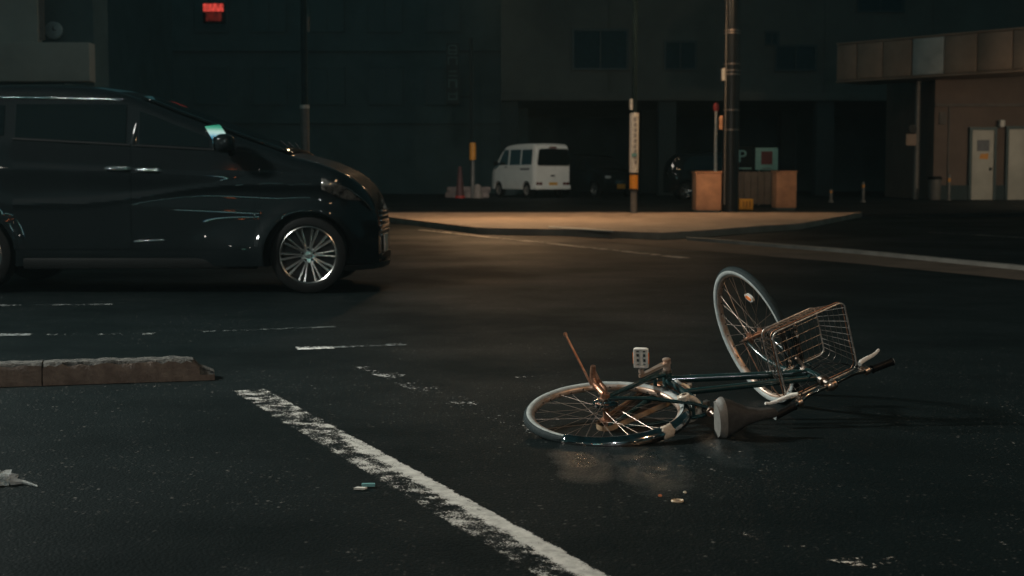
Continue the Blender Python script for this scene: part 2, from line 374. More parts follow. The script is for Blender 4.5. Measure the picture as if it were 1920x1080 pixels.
m.tube([V((.245, -.03, .265)), V((.245, .03, .265))], .008, 8)
m.tube([V((.37, -.05, -.05)), V((.37, .05, -.05))], .008, 8)
m.tube([st_top - (st_top - BBp).normalized() * .012, st_top + (st_top - BBp).normalized() * .010], .019, 14, mi=1)
m.box((.285, .028, .30), (.022, .022, .022), 1, bev=.003)
bframe = m.build('frame', [M['teal'], M['steel']], bike)
# small worn lettering on the upper tube and a crest on the seat tube, as raised decals
td = (ht - SU * .035 - V((.385, 0, .10))).normalized(); m = MB()
tu = LEFT.cross(td).normalized()
for i, k in enumerate((.60, .625, .648, .668, .70, .72)):
    p = V((.457, 0, -.058)) + (hb + SU * .035 - BBp) * (k + .10) + LEFT * .0165
    hgt = (.013, .009, .013, .012, .013, .010)[i]
    m.box((0, 0, 0), (.0025, .0016, hgt), xf=Matrix.Translation(p) @ frame_xf((0, 0, 0), tu, td))
    if i % 2: m.box((.004, 0, hgt * .3), (.006, .0016, .002), xf=Matrix.Translation(p) @ frame_xf((0, 0, 0), tu, td))
m.build('lettering', M['lettering'], bframe)
m = MB(); sd = (st_top - BBp).normalized()
px_ = frame_xf(BBp + sd * .09 + LEFT * .0150 + V((.012, 0, .004)), LEFT, sd)
m.prism([(-.028, -.006), (.022, -.008), (.028, .002), (.016, .009), (-.020, .008)], 0, .0022, xf=px_)
m.build('crest_sticker', M['lettering'], bframe)

# wheels
def spoke_mesh():
    mb = MB(); mb.tube([V((.0, 0, 0)), V((1, 0, 0))], .0010, 5); o = mb.build('spoke', M['steel'], None); return o
def make_wheel(rear):
    """local Z = axle, pointing to the bicycle's left"""
    mb = MB()
    # rim: hooked channel section, its inner face toward the hub
    prof = [(.315, -.0130), (.307, -.0135), (.298, -.0110), (.2955, -.006), (.2950, 0), (.2955, .006), (.298, .0110), (.307, .0135), (.315, .0130), (.311, .0)]
    mb.lathe(prof, 96, closed_prof=True)
    for k in range(32):      # spoke eyelets
        a = 2 * math.pi * (k + .5) / 32; off = .0035 * (1 if k % 2 else -1)
        c = V((math.cos(a), math.sin(a), 0)) * .2945 + V((0, 0, off))
        mb.tube([c, c - V((math.cos(a), math.sin(a), 0)) * .0016], .0042, 7, mi=1)
    w = mb.build('wheel', [M['alu'], M['rimhole']], bike, ang=50)
    mt = MB(); tr = .0195; tc = .3205; prof = []; mis = []
    n = 26
    for k in range(n):
        a = 2 * math.pi * k / n; prof.append((tc + tr * 1.05 * math.cos(a), tr * math.sin(a)))
        am = math.degrees(a + math.pi / n); am = am if am < 180 else am - 360
        mis.append(0 if abs(am) < 74 else 1)
    mt.lathe(prof, 120, closed_prof=True, mis=mis)
    # tread blocks
    for k in range(150):
        a = 2 * math.pi * k / 150
        for s in (-1, 1):
            q = frame_xf(V((math.cos(a + s * .01), math.sin(a + s * .01), 0)) * (tc + tr * 1.05 * .90) + V((0, 0, s * .0075)), V((math.cos(a) , math.sin(a), s * .45)), V((-math.sin(a), math.cos(a), s * .5)))
            mt.box((0, 0, 0), (.0085, .0045, .003), xf=q)
    tyre = mt.build('tyre', [M['rubber'], M['gum']], w, ang=40)
    hbm = MB()
    fl = .030
    hbm.lathe([(.006, -.062), (.006, -.050), (.012, -.046), (.012, -.034), (.028, -fl - .002), (.028, -fl + .002), (.014, -fl + .006), (.012, 0), (.014, fl - .006), (.028, fl - .002), (.028, fl + .002), (.012, fl + .006), (.011, .046), (.006, .050), (.006, .062)], 28)
    hub = hbm.build('hub', M['rusty'], w)
    for s in (1, -1):
        nut = MB()
        nut.lathe([(.0001, .062 * s), (.0095, .062 * s), (.0095, .071 * s), (.005, .071 * s), (.005, .084 * s), (.0001, .085 * s)], 6)
        nut.build('axle_nut', M['steel'], w, ang=20)
    sp = None
    for k in range(32):
        a = 2 * math.pi * (k + .5) / 32; s = 1 if k % 2 else -1
        lead = (1 if (k // 2) % 2 else -1) * R(62)
        p0 = V((.026 * math.cos(a + lead), .026 * math.sin(a + lead), fl * s)); p1 = V((.2955 * math.cos(a), .2955 * math.sin(a), .0035 * s))
        if sp is None: o = sp = spoke_mesh()
        else: o = sp.copy(); col.objects.link(o)
        o.parent = w; d = p1 - p0
        mm = frame_xf(p0, d.orthogonal(), d); mm = mm @ Matrix.Diagonal((d.length, 1, 1, 1)); o.matrix_local = mm
    rf = MB()
    if not rear:
        a = R(REFL_A); c = V((math.cos(a), math.sin(a), 0)) * .205
        q = frame_xf(c, (0, 0, 1), (-math.sin(a), math.cos(a), 0))
        ov = [(.034 * math.cos(t * math.pi / 12) , .0155 * math.sin(t * math.pi / 12)) for t in range(24)]
        rf.prism(ov, -.006, .006, xf=q); rf.prism([(x * .72, y * .6) for x, y in ov], -.0085, .0085, 1, xf=q)
        rf.build('reflector', [M['clear_refl'], M['orange_refl']], w)
    return w
REFL_A = 0.0
# the front wheel's reflector sits where the photograph shows it: along the fork's forward side
fw_m = Matrix((ST @ SF, ST @ SU, ST @ V((0, 1, 0)))).transposed()
if fw_m.determinant() < 0: fw_m = Matrix((ST @ SF, -(ST @ SU), ST @ V((0, 1, 0)))).transposed(); FLIP = -1
else: FLIP = 1
REFL_A = math.degrees(math.atan2(.029 * FLIP, .205))
front_wheel = make_wheel(False)
mw = fw_m.to_4x4(); mw.translation = sw(0, .055, 0); front_wheel.matrix_local = mw
rear_wheel = make_wheel(True)
rw_m = Matrix((V((1, 0, 0)), V((0, 0, -1)), V((0, 1, 0)))).transposed().to_4x4(); rear_wheel.matrix_local = rw_m
def rpol(r, a, y=0.0):        # point round the rear axle, a in degrees from forward toward the saddle side
    return V((r * math.cos(R(a)), y, r * math.sin(R(a))))

# brake drum on the rear hub
m = MB(); q = frame_xf((0, .034, 0), LEFT)
m.lathe([(.010, 0), (.050, .002), (.0535, .005), (.0535, .013), (.047, .016), (.030, .018), (.028, .024), (.010, .026)], 40, xf=q)
m.tube([rpol(.03, 35, .052), rpol(.075, 25, .056), rpol(.12, 12, .052)], .005, 8, mi=1)
m.build('brake_drum', [M['chrome'], M['steel']], bike)

# rear mudguard, half wrapped round the tyre
m = MB(); rows = []
for i in range(61):
    a = 2 + (167 - 2) * i / 60; row = []
    for k in range(13):
        t = -100 + 200 * k / 12
        row.append(rpol(.3245 + .0265 * math.cos(R(t)) * (1.0 + .12 * (abs(t) < 40)), a, .0265 * math.sin(R(t))))
    rows.append(row)
m.grid(rows)
inner = [[p * 1.0 for p in row] for row in rows]
m2 = MB(); m2.v, m2.f, m2.mi = list(m.v), list(m.f), list(m.mi)
mud = m2.build('mudguard', M['chrome'], bike, ang=60, recalc=False)
sol = mud.modifiers.new('thick', 'SOLIDIFY'); sol.thickness = .0014; sol.offset = 0
m = MB()
for s in (1, -1): m.tube([V((0, .069 * s, 0)), rpol(.17, 149, .060 * s), rpol(.322, 151, .028 * s)], .0022, 6)
m.tube([rpol(.352, 151, 0), rpol(.36, 151, 0)], .006, 8)
m.build('stay', M['steel'], mud)
m = MB(); rows = []
for i in range(7):
    a = 87 + 9.5 * i / 6; rows.append([rpol(.3250 + .0305 * math.cos(R(t)), a + .8 * math.sin(t), .0300 * math.sin(R(t))) for t in range(-85, 90, 17)])
m.grid(rows); rr = m.build('tape_patch', M['cream'], mud, recalc=False); s_ = rr.modifiers.new('thick', 'SOLIDIFY'); s_.thickness = .002; s_.offset = 0

# ring lock at the seat stays
m = MB(); lc = V((.243, .0, .235)); ra = lc.normalized(); tq = LEFT.cross(ra).normalized()
arc = [lc + ra * (-.004) + LEFT * .050 * math.cos(R(t)) + ra * .052 * math.sin(R(t)) for t in range(-25, 206, 14)]
m.tube(arc, [.0125] * len(arc), 10)
dx = frame_xf(lc + LEFT * .052 - ra * .012, (LEFT - .15 * ra).normalized(), tq)
m.lathe([(.0001, -.010), (.022, -.010), (.024, -.006), (.024, .008), (.020, .012), (.012, .013), (.011, .009), (.0001, .009)], 24, xf=dx)
m.prism([(-.020, -.018), (.020, -.018), (.016, .03), (-.016, .03)], -.010, .006, xf=dx)
lk = m.build('ring_lock', M['cream'], bike)
m = MB(); m.lathe([(.0001, .010), (.0095, .010), (.0095, .0145), (.006, .0145), (.006, .012), (.0001, .012)], 16, xf=dx); m.box((0, 0, .0135), (.002, .009, .003), xf=dx)
m.build('keyhole', M['steel'], lk)

# chain case on the far (right) side, under the wheel in this pose
m = MB(); pts = []
c0 = V((0, -.052, 0)); c1 = V((.457, -.052, -.058)); ax = (c1 - c0).normalized(); L_ = (c1 - c0).length
q = frame_xf(c0, LEFT, ax)
out = [(.042 * math.cos(R(t)), .042 * math.sin(R(t))) for t in range(90, 271, 15)] + [(L_ + .100 * math.cos(R(t)), .100 * math.sin(R(t))) for t in range(-90, 91, 12)]
m.prism(out, -.016, -.012, mi=1, xf=q)
n = len(out)
m.add([(x, y, z) for z in (-.012, .010) for x, y in out], [(i, (i + 1) % n, n + (i + 1) % n, n + i) for i in range(n)], 0, q)
m.build('chain_case', [M['tan'], M['case_plate']], bike)
m = MB()      # chain runs, above the case plate
m.tube([c0 + V((.0, .004, .036)), c1 + V((-.02, .004, .088))], .004, 6); m.tube([c0 + V((0, .004, -.036)), c1 + V((-.02, .004, -.088))], .004, 6)
cr = frame_xf(c1 + V((0, .004, 0)), LEFT); m.lathe([(.078, -.0015), (.09, -.0015), (.09, .0015), (.078, .0015)], 40, closed_prof=True, xf=cr)
for k in range(5):
    a = 2 * math.pi * k / 5; m.tube([c1 + V((.015 * math.cos(a), .004, .015 * math.sin(a))), c1 + V((.08 * math.cos(a), .004, .08 * math.sin(a)))], .006, 6)
m.build('chain', M['rusty'], bike)

# cranks and pedals
def crank(base, tip, side):
    d = (tip - base); n_ = LEFT * side
    mb = MB(); q = frame_xf(base, n_, d); ln = d.length
    mb.prism([(-.014, -.014), (.03, -.0135), (ln * .6, -.010), (ln, -.0095), (ln + .012, -.006), (ln + .014, 0), (ln + .012, .006), (ln, .0095), (ln * .6, .010), (.03, .0135), (-.014, .014), (-.018, 0)], -.006, .006, xf=q)
    mb.lathe([(.0001, -.030), (.0165, -.030), (.0165, .012), (.0185, .012), (.0185, .018), (.014, .021), (.0001, .021)], 24, xf=q)
    mb.lathe([(.0001, -.008), (.0125, -.008), (.0125, .008), (.0001, .008)], 18, xf=Matrix.Translation(d) @ q)
    return mb.build('crank', M['alu'], bike)
def pedal(tip, side, tilt):
    n_ = LEFT * side
    q = frame_xf(tip + n_ * .010, n_, V((math.cos(tilt), 0, math.sin(tilt)))) @ Matrix.Scale(.86, 4)
    mb = MB()
    mb.tube([(0, 0, 0), (0, 0, .105)], .0065, 10, mi=1, xf=q)
    for s in (1, -1):        # two long bars each side of the spindle, slots between
        mb.box((.030 * s, 0, .056), (.013, .028, .098), xf=q, bev=.005)
        for k in range(3): mb.box((.017 * s, 0, .030 + .026 * k), (.016, .018, .006), xf=q, bev=.0015)
    mb.box((0, 0, .012), (.062, .028, .012), xf=q, bev=.005); mb.box((0, 0, .102), (.060, .028, .011), xf=q, bev=.005)
    mb.lathe([(.0001, .012), (.0105, .012), (.0105, .100), (.0001, .100)], 14, xf=q)
    p = mb.build('pedal', [M['plastic_pale'], M['steel']], bike)
    for s in (1, -1):
        rb = MB(); rb.box((.0385 * s, 0, .056), (.004, .017, .056), xf=q, bev=.0015); rb.build('reflector', M['orange_refl'], p)
base = BBp + LEFT * .078; tip = V((.272, .098, -.040))
crank(base, tip, 1); pedal(tip, 1, R(58))
base2 = BBp - LEFT * .078; tip2 = BBp + (BBp + LEFT * .0 - V((.272, 0, -.040))) * .90 - LEFT * .098
crank(base2, tip2, -1); pedal(tip2, -1, R(96))

# kickstand with its spring bracket at the rear axle
m = MB()
b0 = V((.0, .078, 0))
boot = [V((.0, .080, -.005)), V((.015, .088, -.045)), V((.028, .098, -.082)), V((.032, .125, -.098)), V((.031, .160, -.094)), V((.031, .178, -.091))]
m.tube(boot, [.014, .0135, .014, .0135, .0125, .0105], 12)
m.tube([V((.0, .080, .005)), V((.035, .090, -.035)), V((.046, .110, -.080)), V((.040, .150, -.094))], [.010, .010, .010, .007], 10)
m.lathe([(.0001, -.008), (.020, -.008), (.020, .008), (.0001, .008)], 18, xf=frame_xf((0, .078, 0), LEFT))
ks = m.build('kickstand', M['rusty'], bike)
m = MB(); e0 = V((.024, .092, -.098)); e1 = V((.02, .29, -.235))
m.tube([e0, e0 + (e1 - e0) * .5, e1], [.0052, .0050, .0050], 10)
m.lathe([(.0001, -.010), (.007, -.008), (.0095, 0), (.007, .008), (.0001, .010)], 14, xf=frame_xf(e1, e1 - e0))
m.build('leg', M['rusty'], ks)

# seat post, saddle and springs
sd = (st_top - BBp).normalized()
s0 = V((.200, .006, .430)); s1 = V((.412, .006, .570)); sx_ = (s1 - s0).normalized(); SL = (s1 - s0).length
su_ = LEFT.cross(sx_) * -1; su_ = su_ if su_.z > 0 else -su_
m = MB(); clamp = s0 + sx_ * .10 - su_ * .055
m.tube([st_top, st_top + sd * .035, clamp - su_ * .01, clamp + su_ * .012], .0115, 12)
m.tube([clamp - LEFT * .028, clamp + LEFT * .028], .012, 12)
for s in (1, -1): m.tube([s0 + sx_ * .02 + LEFT * .055 * s - su_ * .045, clamp + LEFT * .024 * s, s0 + sx_ * .2 + LEFT * .012 * s - su_ * .02, s1 - su_ * .012 - sx_ * .02], .0035, 8)
m.build('seat_post', M['steel'], bike)
def interp_(pts, x):
    for (a, u), (b, w) in zip(pts, pts[1:]):
        if x <= b:
            t = (x - a) / (b - a); t = t * t * (3 - 2 * t) * .5 + t * .5; return u + (w - u) * t
    return pts[-1][1]
m = MB(); NS = 26; rows = []; edge = []
for i in range(NS + 1):
    t = i / NS; x = SL * t
    w = interp_([(0, .088), (.10, .087), (.22, .076), (.36, .056), (.50, .038), (.68, .027), (1, .021)], t)
    if t < .08: w *= (.80 + .20 * math.sin(t / .08 * math.pi / 2))
    if t > .93: w *= math.sqrt(max(.03, 1 - ((t - .93) / .07) ** 2))
    top = .020 + .010 * math.cos(t * 3) - .018 * t + (.012 * (1 - t / .15) if t < .15 else 0)
    skirt = .040 - .018 * t
    row = []
    for k in range(17):
        a = math.pi * k / 16; c_, s2 = math.cos(a), math.sin(a)
        yy = w * (abs(c_) ** .85) * (1 if c_ > 0 else -1); zz = -skirt + (top + skirt) * (s2 ** .75)
        row.append(s0 + sx_ * x + LEFT * yy + su_ * zz)
    rows.append(row)
m.grid(rows); m.add([p for p in rows[0]], [tuple(range(17))]); m.add([p for p in rows[-1]], [tuple(range(17))[::-1]])
sad = m.build('saddle', M['vinyl'], bike, ang=50)
m = MB(); rr = []
for i in range(0, 6):
    rr.append([p + (p - (s0 + sx_ * (SL * i / NS))).normalized() * .0022 for p in rows[i]])
rr0 = [p - sx_ * .006 for p in rr[0]]
m.grid([rr0] + rr[:4]); m.add(rr0, [tuple(range(17))])
m.build('edge_band', M['vinyl_edge'], sad, ang=50)
for s in (1, -1):
    mb = MB(); c0_ = s0 + sx_ * .030 + LEFT * .050 * s - su_ * .082
    hel = [c0_ + su_ * (.058 * i / 60) + sx_ * .017 * math.cos(i * 2 * math.pi / 13) + LEFT * .017 * math.sin(i * 2 * math.pi / 13) for i in range(61)]
    mb.tube(hel, .0030, 6); mb.build('spring', M['rusty'], sad)

# fork and front stays
m = MB(); crown = sw(.37, 0, 0)
m.tube([sw(.345, 0, 0), sw(.39, 0, 0)], .019, 14)
m.tube([sw(.352, 0, -.048), sw(.372, 0, -.02), sw(.372, 0, .02), sw(.352, 0, .048)], .0125, 10)
for s in (1, -1):
    m.tube([sw(.365, 0, .040 * s), sw(.26, -.004, .050 * s), sw(.15, .004, .053 * s), sw(.07, .022, .053 * s), sw(.02, .044, .053 * s), sw(0, .055, .053 * s)], [.0125, .012, .0105, .0085, .0075, .007], 12)
    m.box((0, 0, 0), (.024, .024, .005), 1, xf=frame_xf(sw(0, .055, .055 * s), ST @ LEFT, ST @ SF))
m.build('fork', [M['teal'], M['steel']], bike)
m = MB()
for s in (1, -1):
    m.tube([sw(0, .055, .064 * s), sw(.10, .105, .072 * s), sw(.318, .215, .085 * s), sw(.33, .235, .07 * s)], .0040, 8)
    m.tube([sw(-.003, .055, .066 * s), sw(.06, -.08, .058 * s), sw(.20, -.185, .045 * s)], .0026, 6)
m.build('stay', M['rusty'], bike)
m = MB()      # carrier bracket under the basket: two flat tubes with bolts
for c in (.038, -.022):
    m.box((0, 0, 0), (.215, .030, .012), xf=frame_xf(sw(.338, .125, c), ST @ SU, ST @ SF), bev=.004)
for b_, c in ((.205, .038), (.195, -.022), (.165, -.022), (.045, .038)):
    m.lathe([(.0001, 0), (.0085, 0), (.0085, .005), (.006, .0075), (.0001, .0075)], 12, mi=1, xf=frame_xf(sw(.345, b_, c), ST @ SU))
m.tube([sw(.40, .012, 0), sw(.375, .03, 0), sw(.335, .05, 0)], .009, 8, mi=1)
m.build('carrier_bracket', [M['chrome'], M['steel']], bike)

# basket
A1, A0 = .522, .345
W1, W0, BF0, BF1, B00, B01 = .182, .140, -.022, .300, .012, .245
def rect(a, t, rad=.035, n=5, extra=0.0):
    w = W0 + (W1 - W0) * t + extra; f0 = B00 + (BF0 - B00) * t - extra; f1 = B01 + (BF1 - B01) * t + extra; pts = []
    for cx, cy, st_ in ((w - rad, f1 - rad, 0), (-w + rad, f1 - rad, 90), (-w + rad, f0 + rad, 180), (w - rad, f0 + rad, 270)):
        for k in range(n + 1):
            an = R(st_ + 90 * k / n); pts.append(sw(a, cy + rad * math.sin(an), cx + rad * math.cos(an)))
    return pts
def lerp_a(t): return A0 + (A1 - A0) * t
m = MB()
m.tube(rect(A1, 1, .03), .0036, 8, closed=True)
m.tube(rect(A1 - .022, .9, .03, extra=.004), .0026, 7, closed=True, mi=1)
m.tube(rect(A0, 0, .03), .0032, 7, closed=True)
for t in (.2, .38, .56, .74): m.tube(rect(lerp_a(t), t, .032), .0012, 5, closed=True, mi=2)
def wire(side, u_):
    if side < 2:
        s = 1 if side == 0 else -1; return sw(A1, BF0 + .03 + (BF1 - BF0 - .06) * u_, W1 * s), sw(A0, B00 + .03 + (B01 - B00 - .06) * u_, W0 * s)
    f1_, f0_ = (BF1, B01) if side == 2 else (BF0, B00)
    return sw(A1, f1_, (-1 + 2 * u_) * (W1 - .03)), sw(A0, f0_, (-1 + 2 * u_) * (W0 - .03))
for side, n in ((0, 8), (1, 8), (2, 9), (3, 9)):
    for k in range(n + 1):
        a_, b_ = wire(side, k / n); m.tube([a_, b_], .0012, 5, mi=2 if side != 1 else 0)  # right wall gets the lighter copy, its light put into the colour
for k in range(9):
    u_ = k / 8; m.tube([sw(A0, B00, (-1 + 2 * u_) * (W0 - .02)), sw(A0, B01, (-1 + 2 * u_) * (W0 - .02))], .0010, 5, mi=2)
for k in range(6):
    u_ = k / 5; f_ = B00 + .01 + (B01 - B00 - .02) * u_; m.tube([sw(A0 + .002, f_, -W0), sw(A0 + .002, f_, W0)], .0010, 5, mi=2)
m.build('basket', [M['wire'], M['rusty'], M['wire_dark']], bike, ang=60)

# handlebar, stem, grips and brake levers
m = MB()
bar = [(-.295, .612, -.014), (-.20, .610, -.008), (-.165, .606, -.004), (-.12, .597, .006), (-.06, .590, .0), (0, .586, -.006), (.06, .590, 0), (.12, .597, .006), (.165, .606, -.004), (.20, .610, -.008), (.295, .612, -.014)]
# smooth the bar by sampling
pts = []
for i in range(len(bar) - 1):
    for k in range(4):
        t = k / 4; pts.append(tuple(bar[i][j] * (1 - t) + bar[i + 1][j] * t for j in range(3)))
pts.append(bar[-1])
for _ in range(2): pts = [pts[0]] + [tuple((pts[i - 1][j] + 2 * pts[i][j] + pts[i + 1][j]) / 4 for j in range(3)) for i in range(1, len(pts) - 1)] + [pts[-1]]
m.tube([sw(a, b, c) for c, a, b in pts], .0105, 12)
hbar = m.build('handlebar', M['chrome'], bike)
m = MB(); m.tube([sw(.52, 0, 0), sw(.575, -.002, 0)], .0115, 12)
m.tube([sw(.588, -.006, -.022), sw(.588, -.006, .022)], .020, 16)
m.lathe([(.0001, -.012), (.018, -.012), (.020, 0), (.018, .018), (.010, .024), (.0001, .025)], 20, xf=frame_xf(sw(.588, -.006, 0), ST @ SU))
m.build('stem', M['steel'], hbar)
for s in (1, -1):
    mb = MB()
    g0, g1 = sw(.610, -.0085, .198 * s), sw(.612, -.014, .300 * s); d = g1 - g0; pr = []
    for i in range(15):
        pr.append((.0155 + (.0015 if i % 2 else 0) + (.003 if i in (0, 14) else 0), d.length * i / 14))
    mb.lathe([(.0001, 0)] + pr + [(.0001, d.length + .001)], 16, xf=frame_xf(g0, d))
    g = mb.build('grip', M['plastic_black'], hbar)
    mb = MB(); mb.lathe([(.0001, 0), (.0155, 0), (.014, .004), (.0001, .005)], 14, xf=frame_xf(g1, d)); mb.build('end_cap', M['gum'], hbar)
    mb = MB()
    mb.lathe([(.0125, -.012), (.017, -.010), (.017, .010), (.0125, .012)], 16, mi=1, xf=frame_xf(sw(.607, -.005, .172 * s), ST @ LEFT))
    mb.box((0, 0, 0), (.030, .020, .018), 1, xf=frame_xf(sw(.588, .004, .160 * s), ST @ LEFT, ST @ SU), bev=.004)
    lev = [(.150, .570, .012), (.17, .552, .010), (.205, .540, .006), (.24, .531, .002), (.265, .524, .002), (.285, .521, .010)]
    if s < 0: lev = [(c, a + .030, b + .022) for c, a, b in lev]
    P_ = [sw(a, b, c * s) for c, a, b in lev]
    mb.tube(P_, [.008, .0105, .0098, .0085, .0072, .006], 10)
    mb.build('brake_lever', [M['plastic_pale'], M['steel']], hbar)
m = MB()      # brake cables
m.tube([sw(.59, .012, .15), sw(.57, .05, .09), sw(.50, .03, .03), sw(.42, .012, .015), sw(.36, .01, .02)], .0025, 6)
m.tube([sw(.60, .020, -.15), sw(.57, .06, -.08), sw(.48, .05, -.035), sw(.41, .0, -.03), V((.80, .022, .36))], .0025, 6)
m.build('brake_cable', M['plastic_black'], bike)
# ------------------------------------------------------------------ cars
def interp(pts, x):
    if x <= pts[0][0]: return pts[0][1]
    for (a, u), (b, w) in zip(pts, pts[1:]):
        if x <= b:
            t = (x - a) / (b - a); return u + (w - u) * t
    return pts[-1][1]
def smooth_pts(pts, n=3):
    xs = []; 
    for (a, u), (b, w) in zip(pts, pts[1:]):
        for k in range(6): xs.append((a + (b - a) * k / 6, u + (w - u) * k / 6))
    xs.append(pts[-1])
    for _ in range(n): xs = [xs[0]] + [((xs[i][0]), (xs[i - 1][1] + 2 * xs[i][1] + xs[i + 1][1]) / 4) for i in range(1, len(xs) - 1)] + [xs[-1]]
    return xs
def sstep(a, b, x):
    t = max(0., min(1., (x - a) / (b - a))); return t * t * (3 - 2 * t)
def loft(mb, xs, zb, zt, S, rc=.10, crown=.03, nz=34):
    secs = []
    for x in xs:
        b, t = zb(x), zt(x); r = min(rc, (t - b) * .45); half = [(0, b), (S(x, b) * .86, b)]
        for k in range(nz + 1):
            z = b + .012 + (t - r - b - .012) * k / nz; half.append((S(x, z), z))
        ye = half[-1][1 - 1]
        for k in range(1, 9):
            a = math.pi / 2 * k / 8; half.append((ye - r * 1.15 * (1 - math.cos(a)), t - r + r * math.sin(a)))
        yk = half[-1][0]
        for k in range(1, 6):
            u = 1 - k / 5; half.append((yk * u, t + crown * (1 - u * u)))
        ring = [(x, -y, z) for y, z in half] + [(x, y, z) for y, z in half[-2:0:-1]]
        secs.append(ring)
    n = len(secs[0]); o = len(mb.v)
    mb.add([p for r_ in secs for p in r_], [(i * n + j, (i + 1) * n + j, (i + 1) * n + (j + 1) % n, i * n + (j + 1) % n) for i in range(len(secs) - 1) for j in range(n)])
    for i in (0, len(secs) - 1):     # end caps, as strips between the two halves
        h = n // 2
        for j in range(h):
            a, b_, c, d = i * n + j, i * n + j + 1, i * n + (n - j - 1) % n, i * n + (n - j) % n
            q = [a, b_, c, d]; q = [v for k, v in enumerate(q) if v not in q[:k]]
            if len(q) >= 3: mb.f.append(tuple(o + v for v in q)); mb.mi.append(0)
    return mb
def boolean_cut(o, cutters):
    for c in cutters:
        md = o.modifiers.new('cut', 'BOOLEAN'); md.operation = 'DIFFERENCE'; md.object = c; md.solver = 'EXACT'
    dg = bpy.context.evaluated_depsgraph_get(); dg.update()
    me = bpy.data.meshes.new_from_object(o.evaluated_get(dg)); o.modifiers.clear(); o.data = me
    for c in cutters: bpy.data.objects.remove(c)
    me.polygons.foreach_set('use_smooth', [True] * len(me.polygons)); me.set_sharp_from_angle(angle=R(28))
def side_patch(S, x0, x1, zb, zt, off, side=-1, nx=24, nz=16, thick=.004):
    """panel following the body's side between two curves, a few mm proud"""
    mb = MB(); rows = []
    for i in range(nx + 1):
        x = x0 + (x1 - x0) * i / nx; row = []
        for k in range(nz + 1):
            z = zb(x) + (zt(x) - zb(x)) * k / nz; row.append((x, side * (S(x, z) + off), z))
        rows.append(row)
    mb.grid(rows)
    # returned edge
    loop = rows[0] + [r_[-1] for r_ in rows[1:]] + rows[-1][-2::-1] + [r_[0] for r_ in rows[-2:0:-1]]
    n = len(loop); back = [(x, y - side * thick * 2.2, z) for x, y, z in loop]
    mb.add(loop + back, [(i, (i + 1) % n, n + (i + 1) % n, n + i) for i in range(n)])
    return mb

# --- black minivan
CY = 13.62
van_root = empty('black_minivan', (-1.824, CY, 0), 'glossy black minivan with multi spoke alloy wheel standing on the road behind the kerb', 'minivan')
ZT = smooth_pts([(-4.02, 1.50), (-3.95, 1.70), (-3.75, 1.80), (-3.2, 1.855), (-2.4, 1.87), (-2.0, 1.855), (-1.72, 1.81), (-1.5, 1.735), (-1.2, 1.62), (-.75, 1.445), (-.35, 1.30), (-.14, 1.225), (.12, 1.16), (.36, 1.05), (.48, .95), (.55, .84), (.585, .74), (.60, .66)], 4)
def zt(x): return interp(ZT, x)
def zb(x): return .235 + .06 * sstep(.3, .6, x) * 0 + .04 * sstep(-3.5, -4.0, x)
BELT = lambda x: 1.315 - .055 * (x + 1.5)
def SV(x, z):
    w = .925 * (1 - .40 * max(0, (x - .02) / .58) ** 2.4) * (1 - .16 * max(0, (-3.55 - x) / .45) ** 2)
    y = w
    if z < .48: y -= .55 * (.48 - z) ** 2
    # shoulder crease under the windows, hollow below it, second crease sweeping up over the wheel
    zc = 1.075 - .045 * (x + 1.5)
    if z > zc: y -= .075 * (z - zc) + .022 * sstep(zc, zc + .045, z) * sstep(-3.4, -1.2, x)
    d = (zc - z) / .20
    if 0 < d < 1.6: y -= .022 * math.sin(math.pi * min(1, d / 1.6)) ** 2 * sstep(-3.2, -1.8, x)
    z2 = .80 + .17 * sstep(-2.2, -.5, x)
    y += .018 * math.exp(-((z - z2) / .030) ** 2)
    b = BELT(x)
    if z > b: y -= .13 * (z - b) + .006
    r = math.hypot(x, z - .345); y += .026 * math.exp(-((r - .415) / .055) ** 2) * sstep(.60, .35, x)
    r = math.hypot(x + 3.0, z - .345); y += .026 * math.exp(-((r - .415) / .055) ** 2)
    # flare of the lower door ahead of the sill
    y += .065 * sstep(.70, .36, z) * sstep(-1.15, -.55, x) * sstep(.1, -.35, x)
    return y
xs = [-4.02, -4.0, -3.96, -3.9, -3.8] + [-3.7 + .06 * i for i in range(71)] + [.54, .565, .585, .60]
xs = sorted(set(round(x, 4) for x in xs if x <= .60))
mb = loft(MB(), xs, zb, zt, SV, .11, .035)
body = mb.build('body', M['paint'], van_root, ang=28)
cut = []
for x in (0, -3.0):
    for s in (-1, 1):
        c = MB(); c.lathe([(.0001, -.22), (.392, -.22), (.392, .22), (.0001, .22)], 72, xf=frame_xf((x, s * .86, .345), (0, 1, 0)))
        co = c.build('cutter', M['black_trim'], None); co.location = van_root.location; cut.append(co)
bpy.context.view_layer.update(); boolean_cut(body, cut)
# doors, proud panels with their own shut lines; windows; trim
fd = side_patch(SV, -1.565, -.475, lambda x: .40 + .02 * (x > 9), lambda x: BELT(x) - .012, .004, nx=46, nz=44)
front_door = fd.build('door', M['paint'], van_root, ang=25)
rd = side_patch(SV, -2.62, -1.575, lambda x: .40, lambda x: BELT(x) - .012, .004, nx=40, nz=44)
rear_door = rd.build('door', M['paint'], van_root, ang=25)
fn = side_patch(SV, -.468, -.43, lambda x: .42, lambda x: BELT(x) - .05, .004, nx=3, nz=40).build('front_wing', M['paint'], van_root)
APIL = lambda x: min(1.735, 1.735 - .66 * (x + 1.10)) if x > -1.10 else 1.735
def wslope(x, z): return SV(x, z)
w_front = side_patch(SV, -1.50, -.88, lambda x: BELT(x) + .022, lambda x: min(zt(x) - .105, 1.66), .006, nx=26, nz=12).build('window', M['glass'], van_root)
w_rear = side_patch(SV, -2.60, -1.62, lambda x: BELT(x) + .022, lambda x: 1.69, .006, nx=26, nz=12).build('window', M['glass'], van_root)
